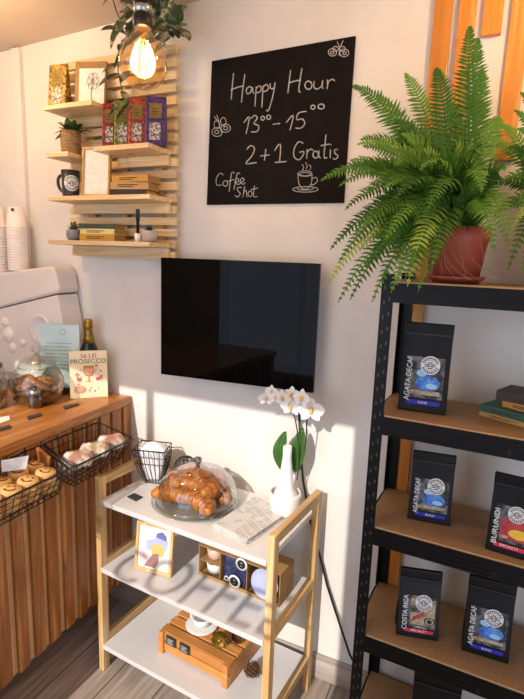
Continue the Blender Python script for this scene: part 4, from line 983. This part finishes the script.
# wrapped sandwiches
wrap = M('film_wrapped_bread', '#a67a66', .3, c2='#dcd0c8', scale=26, pos=[.42, .6], bump=.6, coat=.5)
wrap2 = M('film_wrapped_salad', '#a58a68', .3, c2='#d9d8cc', scale=30, pos=[.4, .58], bump=.6, coat=.5); greens = M('salad_green', '#5c7a3a', .6, c2='#86a05a', scale=50)
for i, (x, y, z, rz, lb) in enumerate([(-1.285, 1.222, .862, 1.3, 'wrapped sandwich at the left of the back row of the basket'), (-1.288, 1.298, .865, 1.25, 'wrapped sandwich in the middle of the back row of the basket'), (-1.29, 1.372, .868, 1.35, 'wrapped sandwich at the right of the back row of the basket'),
        (-1.232, 1.205, .895, 1.1, 'wrapped sandwich lying at the front left on the pile'), (-1.232, 1.285, .9, 1.2, 'wrapped sandwich lying in the middle on the pile'), (-1.238, 1.375, .9, 1.3, 'wrapped sandwich lying at the front right on the pile')]):
    t = T('sandwich', lb + ' of film wrapped rolls' if 'pile' in lb else lb, 'sandwich', (x, y, z - .02), rz + PI / 2 - (1.35 if i < 3 else 1.9), 'wrapped sandwiches in the basket')
    b = MB(); n = 12; pts = [Vector((-.052 + .104 * k / n, 0, .028)) for k in range(n + 1)]
    b.tube(pts, [.006 if k in (0, n) else ((.026 if k in (1, n - 1) else .034) + random.uniform(-.002, .002)) for k in range(n + 1)], 12, flat=.85); b.build('wrapped_roll', wrap if i % 2 else wrap2, t, world=False)
    b = MB()
    for k in range(10): leaf(b, (-.042 + .0085 * k, -.0285, .026), (random.uniform(-.5, .5), -1, .2), .012, .012, .2)
    b.build('salad', greens, t, world=False)

# ------------------------------------------------------------------ white tiered shelf with oak legs
WR = -4.3 * PI / 180; WC = Vector((-.862, 1.448, 0)); hw, hd = .358, .165
WL = Matrix.Translation(WC) @ Matrix.Rotation(WR, 4, 'Z')
t = T('tiered_shelf', 'white three tier shelf with light oak ladder frames beside the counter', 'shelf', WC, WR)
for sx in (-1, 1):
    for sy in (-1, 1):
        b = MB(); b.bb(sx * hw - .012, sx * hw + .012, sy * hd - .016, sy * hd + .016, 0, .8); b.build('leg', oak, t, world=False, bevel=.002)
    for z0, z1 in ((.766, .8), (.437, .468), (.118, .149)):
        b = MB(); b.bb(sx * hw - .011, sx * hw + .011, -hd + .0165, hd - .0165, z0, z1); b.build('rail', oak_y, t, world=False, bevel=.002)
for z in (.717, .445, .119):
    b = MB(); b.bb(-hw + .0125, hw - .0125, -hd - .018, hd + .012, z - .018, z); b.build('shelf_board', lacquer, t, world=False, bevel=.0015)
W1, W2, W3 = .718, .446, .120
# wire basket with napkins
rim = [PZ(134, 444, .842), PZ(163, 436, .85), PZ(170, 442, .845), PZ(141, 450.5, .838)]
NBm = Matrix.Translation((-.03, .005, 0))
bt = [Vector((-1.155, 1.525, W1 + .002)), Vector((-1.095, 1.545, W1 + .002)), Vector((-1.075, 1.5, W1 + .002)), Vector((-1.135, 1.48, W1 + .002))]
rim = [Vector((-1.205, 1.545, .858)), Vector((-1.085, 1.582, .858)), Vector((-1.05, 1.485, .858)), Vector((-1.17, 1.448, .858))]
rim = [NBm @ v for v in rim]; bt = [NBm @ v for v in bt]
t = T('napkin_basket', 'black wire bowl stuffed with white napkins on the white shelf', 'basket', (bt[0] + bt[2]) / 2)
b = MB(); b.tube(rim, .0024, 6, closed=True); b.build('rim', wire_m, t)
b = MB()
def bow(a, c, out): m_ = lerp(a, c, .45); m_ = m_ + (m_ - Vector((-1.155, 1.52, m_.z))) * out; return bez(a, lerp(a, m_, .6) , m_, c, 8)
for i in range(4):
    j = (i + 1) % 4; n = 6 if i % 2 == 0 else 4
    for k in range(n): u = k / n; b.tube(bow(lerp(rim[i], rim[j], u), lerp(bt[i], bt[j], u), .28), .0016, 5)
    for u in (.33, .62): b.tube([bow(lerp(rim[i], rim[j], k / 4), lerp(bt[i], bt[j], k / 4), .28)[int(u * 8)] for k in range(5)], .0013, 5)
b.tube(bt, .0018, 6, closed=True); b.build('side_wires', wire_m, t)
t = T('napkins', 'bunch of white paper napkins inside the black wire bowl', 'napkins', (-1.155, 1.52, W1 + .006))
b = MB(); N = 28; M_ = 8; vs = []; fs = []
for i in range(M_ + 1):
    u = i / M_
    for k in range(N):
        a_ = 2 * PI * k / N; sq = 1 / max(abs(math.cos(a_ - .3)), abs(math.sin(a_ - .3))) ; sq = min(sq, 1.28)
        rx_, ry_ = (.027 + .029 * u) * sq, (.018 + .024 * u) * sq
        zz = .004 + u * .128 + (.008 * math.sin(a_ * 2 + 1) if u > .9 else 0); vs.append((rx_ * math.cos(a_) * (1 + .05 * math.sin(a_ * 7)), ry_ * math.sin(a_) * (1 + .05 * math.sin(a_ * 5)), zz))
for i in range(M_):
    for k in range(N): fs.append((i * N + k, i * N + (k + 1) % N, (i + 1) * N + (k + 1) % N, (i + 1) * N + k))
vs.append((0, 0, .155)); fs += [(M_ * N + k, M_ * N + (k + 1) % N, len(vs) - 1) for k in range(N)]
b.add(vs, fs, True); b.build('folded_paper', M('napkin_paper', '#f3f1f2', .85, c2='#e9e7ea', scale=16, bump=.4), t, world=False)
t.rotation_euler = (0, 0, .3)
t = T('wire_holder', 'small empty rounded wire holder leaning right of the napkin bowl', 'wire holder', (-1.035, 1.575, W1))
b = MB(); c_ = Vector((-1.04, 1.578, W1 + .052))
for k in range(9):
    a_ = PI * k / 8; b.tube([c_ + Vector((.046 * math.cos(q_) * math.cos(a_), .046 * math.cos(q_) * math.sin(a_), .05 * math.sin(q_))) for q_ in [-PI / 2 + PI * j_ / 10 for j_ in range(11)]], .0015, 5)
    b.tube([c_ + Vector((-.046 * math.cos(q_) * math.cos(a_), -.046 * math.cos(q_) * math.sin(a_), .05 * math.sin(q_))) for q_ in [-PI / 2 + PI * j_ / 10 for j_ in range(11)]], .0015, 5)
for q_ in (-.8, -.3, .3): b.tube([c_ + Vector((.046 * math.cos(q_) * math.cos(a_ * PI / 10), .046 * math.cos(q_) * math.sin(a_ * PI / 10), .05 * math.sin(q_))) for a_ in range(20)], .0013, 5, closed=True)
b.build('wires', wire_m, t)
card_on('name_tag', 'small black name tag at the front left of the white shelf top', 'tag', [PZ(127, 497, W1), PZ(134, 493.5, W1), PZ(143, 497.5, W1), PZ(136, 501.5, W1)][::-1], .0025, slate)
# cake plate with dome and croissants
dc = Vector((-.905, 1.452, W1)); 
t = T('cake_dome', 'round glass plate and clear dome with knob covering the croissants', 'cake dome', dc)
b = MB(); b.lathe([(0, 0), (.1, 0), (.153, .006), (.166, .012), (.166, .014), (.152, .009), (.1, .004), (0, .004)], n=48); b.build('plate', GLASS('plate_glass', '#f6faf9', .1, .45), t, world=False)
b = MB(); b.shell([(.148, .0145), (.149, .02), (.144, .05), (.128, .085), (.1, .112), (.062, .129), (.02, .137), (.008, .138)], n=48); b.build('dome', GLASS('dome_glass', '#fdfefe', .22, .85), t, world=False)
b = MB(); b.tube([Vector((.1485 * math.cos(2 * PI * k / 40), .1485 * math.sin(2 * PI * k / 40), .0165)) for k in range(40)], .002, 6, closed=True); b.build('dome_rim', GLASS('rim_glass', '#f0f5f4', .7, .9), t, world=False)
b = MB(); b.lathe([(.008, .1385), (.007, .145), (.012, .152), (.016, .16), (.015, .169), (.008, .174), (0, .174)], n=20); b.build('knob', GLASS('knob_glass', '#8f9596', .9, 1.0), t, world=False)
cro = M('croissant_crust', '#8a4312', .38, c2='#c8822f', scale=34, vec=(2.6, 1, 1), bump=.8, coat=.2, pos=[.38, .66])
def croissant(x, y, z, rz, tilt, label, L=.165, R_=.04):
    t = T('croissant', label, 'croissant', dc + Vector((x, y, z)), 0, 'croissants under the dome'); t.rotation_euler = (tilt[0], tilt[1], rz)
    b = MB(); n = 44; pts = []; rs = []
    for k in range(n + 1):
        u = k / n * 2 - 1; a_ = u * .95; pts.append(Vector((L * .55 * math.sin(a_), -L * .42 * (1 - math.cos(a_)), 0)))
        env = max(.0, 1 - abs(u) ** 2.1) ** .7; seg = (abs(u) * 4.6) % 1
        rs.append(R_ * (.16 + .84 * env) * (1.06 - .2 * seg))
    b.tube(pts, rs, 14, flat=.85); b.build('pastry', cro, t, world=False)
for a in [(-.065, -.055, .042, .25, (.1, 0), 'croissant at the front left, lying low under the dome'), (.055, -.06, .042, -.45, (.1, 0), 'croissant at the front right, lying low under the dome'), (-.07,   .045, .042, 1.0, (0, 0), 'croissant at the back left, half hidden under the pile'), (.075, .035, .042, 2.2, (0, 0), 'croissant at the back right, under the dome'),
          (-.015, -.01, .080, .1, (.25, .1), 'croissant lying on top of the pile in the middle'), (.01, .045, .078, .5, (-.1, -.15), 'croissant on top of the pile at the back, near the knob'), (-.085, -.005, .072, 1.9, (.2, .2), 'croissant on the left side of the pile, leaning outwards'), (.07, -.012, .076, -1.2, (.1, -.2), 'croissant on the right side of the pile, leaning outwards'), (0, .015, .098, -.5, (.2, .1), 'topmost croissant, right beneath the knob of the dome')]:
    croissant(*a[:5], a[5])
# folded newspaper
q_ = [PZ(212, 528, W1), PZ(247, 545, W1), PZ(287, 517, W1), PZ(255, 499, W1)]
m, nt, pb = base('newsprint'); tc = nt.nodes.new('ShaderNodeTexCoord'); mp = nt.nodes.new('ShaderNodeMapping'); mp.inputs['Rotation'].default_value = (0, 0, -.95)
br = nt.nodes.new('ShaderNodeTexBrick'); br.inputs['Scale'].default_value = 1; br.inputs['Brick Width'].default_value = .03; br.inputs['Row Height'].default_value = .0055; br.offset = 0
br.inputs['Mortar Size'].default_value = .0016; br.inputs['Color1'].default_value = lin('#77767a'); br.inputs['Color2'].default_value = lin('#a9a7a8'); br.inputs['Mortar'].default_value = lin('#dedbd6'); br.inputs['Mortar Smooth'].default_value = .3
nt.links.new(tc.outputs['Object'], mp.inputs[0]); nt.links.new(mp.outputs[0], br.inputs[0])
n = noise(nt, 22, (1, 1, 1), 1); r_ = ramp(nt, n.outputs[0], [(0, 0, 0, 1), (1, 1, 1, 1)], [.45, .5]); mx = nt.nodes.new('ShaderNodeMix'); mx.data_type = 'RGBA'
nt.links.new(r_.outputs[0], mx.inputs[0]); nt.links.new(br.outputs['Color'], mx.inputs[7]); mx.inputs[6].default_value = lin('#cfccc8'); nt.links.new(mx.outputs[2], pb.inputs['Base Color']); pb.inputs['Roughness'].default_value = .85
t = T('newspaper', 'folded grey newspaper on the white shelf top beside the dome', 'newspaper', (*((q_[0] + q_[2]) / 2).xy, W1))
z = 0
for k in range(5):
    b = MB(); ct = (q_[0] + q_[2]) / 2; g = 1 - .012 * k; off = Vector((random.uniform(-.004, .004), random.uniform(-.004, .004), 0))
    N = 10; vs = []; fs = []
    for lay in (0, 1):
        for i in range(N + 1):
            for j in range(N + 1):
                p_ = lerp(lerp(q_[0], q_[1], i / N), lerp(q_[3], q_[2], i / N), j / N); p_ = ct + (p_ - ct) * g + off
                vs.append(Vector((p_.x, p_.y, W1 + z + lay * .0028 + .0016 * math.sin(i * .8 + k) * (j / N) * (1 if k else 0))))
    M2 = (N + 1) ** 2; id_ = lambda l, i, j: l * M2 + i * (N + 1) + j
    for i in range(N):
        for j in range(N):
            fs.append((id_(0, i, j + 1), id_(0, i + 1, j + 1), id_(0, i + 1, j), id_(0, i, j))[::-1]); fs.append((id_(1, i, j), id_(1, i + 1, j), id_(1, i + 1, j + 1), id_(1, i, j + 1))[::-1])
    for i in range(N):
        fs += [(id_(0, i, 0), id_(0, i + 1, 0), id_(1, i + 1, 0), id_(1, i, 0)), (id_(0, i, N), id_(0, i + 1, N), id_(1, i + 1, N), id_(1, i, N)), (id_(0, 0, i), id_(0, 0, i + 1), id_(1, 0, i + 1), id_(1, 0, i)), (id_(0, N, i), id_(0, N, i + 1), id_(1, N, i + 1), id_(1, N, i))]
    b.add(vs, fs, False); b.build('folded_page', m, t); z += .0034
# white bottle vase in its bowl with orchid
vp = PZ(288, 506, W1); vp = Vector((-.592, 1.528, W1))
t = T('vase', 'white bottle necked ceramic vase at the right of the shelf top', 'vase', vp)
hv = PY(287.5, 446, 1.528).z - W1; ro = .052; hv = max(hv, .14)
b = MB(); b.lathe([(.034, 0), (.047, .012), (ro, .035), (.05, .055), (.04, .078), (.028, .1), (.019, hv * .72), (.0155, hv * .85), (.0155, hv), (.012, hv), (.012, hv * .7), (0, hv * .68)], n=36); b.build('bottle_body', white_cer, t, world=False, )
b = MB(); b.shell([(.052, .03), (.057, .05), (.056, .075), (.052, .085), (.0505, .083), (.054, .073), (.053, .05)], n=36); b.build('outer_collar', white_cer, t, world=False)
t = T('orchid', 'white flowering orchid with dark stems and two broad leaves behind the vase', 'orchid', vp + Vector((0, .03, .06)))
ol = M('orchid_leaf', '#335a1f', .3, c2='#3f6b26', scale=10)
def broad(p0, p1, bulge, W):
    b = MB(); p0, p1 = Vector(p0), Vector(p1); n = 10; vs = []; fs = []
    for i in range(n + 1):
        u = i / n; c_ = lerp(p0, p1, u) + Vector((bulge * math.sin(u * PI), -.012 * math.sin(u * PI), 0)); w_ = W * math.sin(PI * min(.12 + u * .85, .985)) ** .7
        for k in (-1, -.5, 0, .5, 1): vs.append(c_ + Vector((k * w_, .012 * (1 - abs(k)) + .008 * u, 0)))
    for i in range(n):
        for k in range(4): a_ = i * 5 + k; fs.append((a_, a_ + 1, a_ + 6, a_ + 5))
    b.add(vs, fs, True); o = b.build('leaf', ol, t); md = o.modifiers.new('thick', 'SOLIDIFY'); md.thickness = .0015
yb = 1.565
broad(PY(283, 470, yb), PY(284, 433, yb), -.012, .026); broad(PY(292, 472, yb), PY(301, 429, yb), .006, .029)
b = MB()
b.tube(bez(PY(297, 480, yb), PY(303, 450, yb - .01), PY(296, 420, yb - .02), PY(291, 404, yb - .03), 12) + bez(PY(290, 402, yb - .03), PY(287, 397, yb - .03), PY(280, 395, yb - .03), PY(272, 394, yb - .03), 6), .0022, 6)
b.tube(bez(PY(300, 470, yb), PY(306, 450, yb), PY(307, 430, yb - .01), PY(307, 413, yb - .03), 12), .0024, 6)
b.build('stem', M('orchid_stem', '#2a2a1c', .5), t)
pet = M('orchid_petal', '#f4f0ee', .5, c2='#eee8e8', scale=20, sub=.1); yel = M('orchid_lip', '#d9a93a', .5, c2='#e9cf7a', scale=60)
for i, (px, py, sz) in enumerate([(266, 398, .022), (272, 391, .02), (283, 397, .027), (292, 394, .024), (291, 406, .03), (302, 398, .028), (311, 410, .036), (276, 397, .02)]):
    sz *= 1.3; c_ = PY(px, py, yb - .035 - .006 * (i % 3)); b = MB(); fr = (Vector((0, -1, 0)) * .85 + Vector((random.uniform(-.3, .3), 0, random.uniform(-.2, .3)))).normalized()
    u_ = fr.cross(Vector((0, 0, 1))).normalized(); v_ = u_.cross(fr)
    for k, (an, L_, W_) in enumerate([(0.1, 1, .95), (PI - .1, 1, .95), (PI / 2, .95, .62), (PI * 1.25, .9, .6), (PI * 1.75, .9, .6)]):
        leaf(b, c_, u_ * math.cos(an) + v_ * math.sin(an) + fr * .12, sz * L_, sz * W_, .08, .1, fr)
    o = b.build('flower', pet, t)
    b = MB(); b.ball(c_ + fr * .004, sz * .2, 8, 6, (1, .8, 1)); b.ball(c_ + fr * .006 - v_ * sz * .2, sz * .14, 8, 6); b.build('lip', yel, o)

# middle tier: framed print
a, c = PZ(133.5, 572, W2), PZ(173, 577.5, W2); a = Vector((-1.112, 1.352, 0)); c = Vector((-.958, 1.366, 0))
def abstract(t, f, w, h):
    b = MB(); g = lambda x, y: f(x, y)
    hx = w / 2 - .008
    b.cur = 0; b.poly([g(-hx * .5, h * .62), g(-hx * .45, h * .45), g(hx * .1, h * .42), g(hx * .75, h * .52), g(hx * .8, h * .7), g(hx * .2, h * .74)])
    L2 = lambda x, y: f(x, y) + Vector((0, -.0006, 0)); L3 = lambda x, y: f(x, y) + Vector((0, -.0012, 0))
    b.cur = 1; b.poly([L2(hx * .05, h * .74), L2(hx * .72, h * .7), L2(hx * .68, h * .8), L2(hx * .45, h * .87), L2(hx * .15, h * .83)])
    b.cur = 2; b.poly([L2(-hx * .2, h * .56), L2(hx * .4, h * .62), L2(hx * .62, h * .5), L2(hx * .5, h * .36), L2(-hx * .1, h * .34)])
    b.cur = 3; b.poly([L3(-hx * .55, h * .1), L3(-hx * .05, h * .38), L3(hx * .3, h * .42), L3(hx * .3, h * .24), L3(hx * .1, h * .1)])
    b.cur = 4; b.poly([L2(-hx * .8, h * .4), L2(-hx * .2, h * .32), L2(-hx * .3, h * .12), L2(-hx * .85, h * .12)])
    b.build('abstract_shapes', [M('lavender_print', '#b9bedd', .6), M('indigo_print', '#6a74ad', .6), M('ochre_print', '#e9c06f', .6), M('mauve_print', '#a0786f', .6), M('blush_print', '#e8cfd0', .6)], t, world=False)
pic_frame('picture_frame', 'oak framed abstract print standing on the middle white tier', 'picture frame', a, c, W2, .182, .13, oak, abstract, .011)
# middle tier: kraft gift box with window
t = T('gift_box', 'long brown card gift box with open window on the middle white tier', 'gift box', (-.71, 1.468, W2), WR)
w, d, h = .335, .105, .118
kr = M('kraft_box', '#b08a58', .75, c2='#a07a49', scale=30)
b = MB(); b.bb(-w/2, w/2, -d/2, d/2, 0, .003); b.bb(-w/2, w/2, d/2 - .003, d/2, .003, h); b.bb(-w/2, -w/2 + .003, -d/2, d/2 - .003, .003, h); b.bb(w/2 - .003, w/2, -d/2, d/2 - .003, .003, h)
b.bb(-w/2, w/2, -d/2, d/2, h, h + .003); b.bb(-w/2, w/2, -d/2, -d/2 + .003, .003, .012); b.build('carton', kr, t, world=False)
b = MB(); b.bb(-w * .235, -w * .225, -d/2 + .004, d/2 - .004, .0035, h - .0005); b.build('divider', kr, t, world=False)
b = MB(); b.bb(w * .1, w * .108, -d/2 + .004, d/2 - .004, .0035, h - .0005); b.build('divider', kr, t, world=False)
b = MB(); b.bb(-w/2 + .0035, -w * .236, -d/2 + .004, d/2 - .004, h * .5, h * .52); b.build('tray', kr, t, world=False)
def inbox(name, label, cat, x, y, z): p_ = Matrix.Translation((-.71, 1.468, W2)) @ Matrix.Rotation(WR, 4, 'Z') @ Vector((x, y, z)); return T(name, label, cat, p_, WR)
for zz, col, lb in ((.004, white_cer, 'white cup in the lower left compartment of the gift box'), (h * .53, M('blush_glaze', '#d6b6a6', .35), 'blush cup in the upper left compartment of the gift box')):
    o = inbox('cup', lb, 'cup', -w * .365, -.01, zz)
    b = MB(); b.lathe([(.018, 0), (.028, .008), (.033, .045), (.0305, .045), (.026, .01), (0, .008)], n=24); b.build('body', col, o, world=False)
navy = M('navy_packet', '#1f2540', .45, c2='#3a4370', scale=60)
o = inbox('coffee_packet', 'dark navy packet in the middle of the gift box', 'packet', -w * .06, -.01, .006)
b = MB(); b.bb(-.046, .046, -.03, .03, 0, .1); b.build('pouch', navy, o, world=False, bevel=.006)
for (x, zz, rr, lb) in [(-w * .03, .032, .024, 'round white badge low on the front of the gift box window'), (w * .05, .108, .023, 'round white badge on the top edge of the gift box window')]:
    o = inbox('badge', lb, 'badge', x, -d/2 - .003, zz)
    fb = lambda x_, z_, e: Vector((x_, -.0012 - e, z_))
    b = MB(); b.lathe([(0, -.001), (rr, -.001), (rr, .001), (0, .001)], n=24); b.xf(0, Matrix.Rotation(PI / 2, 4, 'X')); b.build('disc', white_ink, o, world=False)
    b = MB(); b.disc(lambda x_, z_: fb(x_, z_, .0004), 0, 0, rr * .72, 22, r0=.4); b.rect(lambda x_, z_: fb(x_, z_, .0008), -rr * .55, -rr * .2, rr * .55, rr * .2); b.build('emblem', ink, o, world=False)
    if rr > .0235:
        b = MB(); b.tube([Vector((-rr - .009 + .008 * math.cos(k * PI / 6), 0, .008 * math.sin(k * PI / 6))) for k in range(12)], .002, 6, closed=True); b.build('ring', white_ink, o, world=False)
o = inbox('saucer', 'pale blue glass saucer standing upright at the right of the gift box', 'saucer', w * .31, -d/2 + .028, .004)
b = MB(); b.lathe([(0, 0), (.03, .001), (.05, .008), (.053, .011), (.05, .012), (.03, .005), (0, .004)], n=36); b.xf(0, Matrix.Translation((0, -.01, .053)) @ Matrix.Rotation(PI / 2 - .15, 4, 'X')); b.build('dish', M('periwinkle_glaze', '#a9b3e0', .2, c2='#c7cdec', scale=14, coat=.5), o, world=False)
# lowest tier: slatted crate with cup and pine cones
cw, cd, ch = .315, .195, .088
CM = Vector((-.845, 1.452, W3))
t = T('wooden_crate', 'low slatted orange wooden crate on the lowest white tier', 'crate', CM, -5.5 * PI / 180)
crm = WOOD('crate_wood', ['#dc9a52', '#c98440', '#e6ad6c'], 'x', 8, .5)
for sx in (-1, 1):
    b = MB(); b.bb(sx * (cw/2 - .009) - .009, sx * (cw/2 - .009) + .009, -cd/2 + .0125, cd/2 - .0125, .006, ch - .0125); b.build('end_panel', crm, t, world=False, bevel=.001)
    for sy in (-1, 1):
        b = MB(); b.bb(sx * (cw/2 - .011) - .0105, sx * (cw/2 - .011) + .0105, sy * (cd/2 + .004) - .006, sy * (cd/2 + .004) + .006, 0, ch); b.build('corner_post', crm, t, world=False, bevel=.001)
for sy in (-1, 1):
    for z0 in (.008, .049):
        b = MB(); b.bb(-cw/2, cw/2, sy * (cd/2 - .007) - .005, sy * (cd/2 - .007) + .005, z0, z0 + .034); b.build('side_slat', crm, t, world=False, bevel=.001)
for k in range(4):
    y_ = -cd/2 + .024 + k * (cd - .048) / 3
    b = MB(); b.bb(-cw/2, cw/2, y_ - .0185, y_ + .0185, ch - .012, ch); b.build('top_slat', crm, t, world=False, bevel=.001)
CMm = WM[t.name]
def oncrate(x, y, z=ch + .001): return CMm @ Vector((x, y, z))
for (x, lb, txt) in [(-.1, 'left', 0), (-.035, 'right', 1)]:
    p_ = oncrate(x, -cd/2 - .0045, .062); o = T('chalk_label', f'{lb} one of two small black labels on the crate front', 'label', p_, -5.5 * PI / 180)
    b = MB(); b.bb(-.022, .022, -.002, .002, -.012, .022); b.build('plate', slate, o, world=False)
    b = MB()
    for k in range(3): b.rect(lambda x_, z_: Vector((x_, -.0026, z_)), -.015, -.005 + .008 * k, .012 - .006 * (k % 2), -.003 + .008 * k)
    b.build('writing', white_ink, o, world=False)
p_ = oncrate(-.035, .0)
t = T('saucer', 'white saucer under the cup on the wooden crate', 'saucer', p_)
b = MB(); b.lathe([(.025, 0), (.04, .003), (.062, .011), (.06, .013), (.038, .006), (0, .005)], n=36); b.build('dish', white_cer, t, world=False)
t = T('cup', 'white coffee cup standing in a saucer on the wooden crate', 'cup', p_ + Vector((0, 0, .0062)))
b = MB(); b.lathe([(.018, 0), (.03, .012), (.038, .042), (.036, .042), (.028, .013), (0, .008)], n=32); b.build('body', white_cer, t, world=False)
b = MB(); b.tube(bez((-.034, 0, .036), (-.058, 0, .04), (-.054, 0, .012), (-.029, 0, .013), 10), .0035, 7); b.build('handle', white_cer, t, world=False)
gold = M('gold_cone', '#a8842e', .45, .5, c2='#6e531a', scale=60); browncone = M('brown_cone', '#7d5533', .8, c2='#54361f', scale=60)
def cone(loc, s, mat, label, rot):
    t = T('pine_cone', label, 'pine cone', loc); t.rotation_euler = rot
    b = MB(); b.ball((0, 0, 0), s * .55, 10, 8, (.75, .75, 1.15))
    for k in range(70):
        v = k / 70; a_ = k * 2.4; rr = s * (.32 + .42 * math.sin(PI * (v * .85 + .1))); z_ = s * (-.75 + 1.45 * v)
        leaf(b, (rr * .55 * math.cos(a_), rr * .55 * math.sin(a_), z_), (math.cos(a_), math.sin(a_), .5), rr * .75, s * .36, -.1, .2)
    b.build('scales', mat, t, world=False)
cone(oncrate(.075, -.04, ch + .026), .034, gold, 'gold painted pine cone lying on the wooden crate', (1.2, .3, .4))
cone(oncrate(.12, .01, ch + .022), .028, browncone, 'brown pine cone lying behind the gold one on the crate', (1.3, 0, 1.2))
cone(oncrate(cw/2 + .045, -.02, .034), .036, browncone, 'brown pine cone on the lowest tier at the right end of the crate', (1.2, .5, 2.0))
t = T('dried_flowers', 'dry brownish seed heads lying behind the cup on the crate', 'dried flowers', oncrate(-.1, .07))
b = MB()
for k in range(9):
    o_ = Vector((random.uniform(-.03, .02), random.uniform(-.01, .02), .004)); e_ = o_ + Vector((random.uniform(-.03, .01), random.uniform(-.02, .01), random.uniform(.005, .02))); b.tube([o_, e_], .001, 4); b.ball(e_, .007, 8, 5, (1, 1, .8), .15)
b.build('seed_heads', M('dry_plant', '#7d6a3f', .85, c2='#5a4a2a', scale=60), t, world=False)

# black power cable along the wall
b = MB(); yc = D - .022
b.tube([PY(299, 410, yc), PY(300, 440, yc), PY(303, 480, yc), PY(310, 520, yc), PY(318, 548, yc), PY(327, 585, yc), PY(335, 610, yc), PY(343, 634, yc - .012), PY(350, 655, yc - .014), PZ(365, 683, .008), PZ(385, 694, .006)], .0042, 8)
o = b.build('power_cable', wire_m, loc=PY(327, 585, yc)); tag(o, 'black power cable running down the wall behind the white shelf', 'cable')

# ------------------------------------------------------------------ lights
def light(name, typ, loc, energy, col, **k):
    l = bpy.data.lights.new(name, typ); l.energy = energy; l.color = col
    for a_, v in k.items(): setattr(l, a_, v)
    o = bpy.data.objects.new(name, l); COL.objects.link(o); o.location = loc; return o
sun = light('sun', 'SUN', (-3, -3, 4), 5.2, (1, .93, .84), angle=.009)
sd = Vector((.03, .86, -.51)).normalized()
sun.rotation_euler = sd.to_track_quat('-Z', 'Y').to_euler()
warm = (1, .66, .33)
light('bulb_light', 'POINT', bp, 8, warm, shadow_soft_size=.03)
for (x, y) in ((.2, 1.15), (-1.75, 1.1)):
    light('ceiling_bulb_light', 'POINT', (x, y, 2.32), 15, warm, shadow_soft_size=.06)
o = light('window_daylight', 'AREA', ((WX0 + WX1) / 2, YF + .0, (WZ0 + WZ1) / 2), 19, (.68, .8, 1), shape='RECTANGLE', size=WX1 - WX0, size_y=WZ1 - WZ0); o.rotation_euler = (PI / 2, 0, 0)
o = light('door_daylight', 'AREA', ((DX0 + DX1) / 2, YF, 1.05), 18, (.68, .8, 1), shape='RECTANGLE', size=DX1 - DX0, size_y=2.1); o.rotation_euler = (PI / 2, 0, 0)
wd = bpy.data.worlds.new('World'); sc.world = wd; wd.use_nodes = True
bg = wd.node_tree.nodes['Background']; bg.inputs[0].default_value = (.75, .85, 1, 1); bg.inputs[1].default_value = .45

# ------------------------------------------------------------------ camera object
cam = bpy.data.cameras.new('Camera'); co = bpy.data.objects.new('Camera', cam); COL.objects.link(co)
cam.sensor_fit = 'VERTICAL'; cam.sensor_height = 36; cam.sensor_width = 27; cam.lens = 36 * F / 699; cam.clip_start = .02
right = Vector((RX[0], RY[0], RZ[0])); down = Vector((RX[1], RY[1], RZ[1])); fwd = Vector((RX[2], RY[2], RZ[2]))
mw = Matrix((( right.x, -down.x, -fwd.x, 0), (right.y, -down.y, -fwd.y, 0), (right.z, -down.z, -fwd.z, CAM_H), (0, 0, 0, 1)))
co.matrix_world = mw
sc.camera = co
sc.view_settings.view_transform = 'Standard'; sc.view_settings.look = 'None'; sc.view_settings.gamma = 1; sc.view_settings.use_curve_mapping = False
sc.view_settings.exposure = -0.3
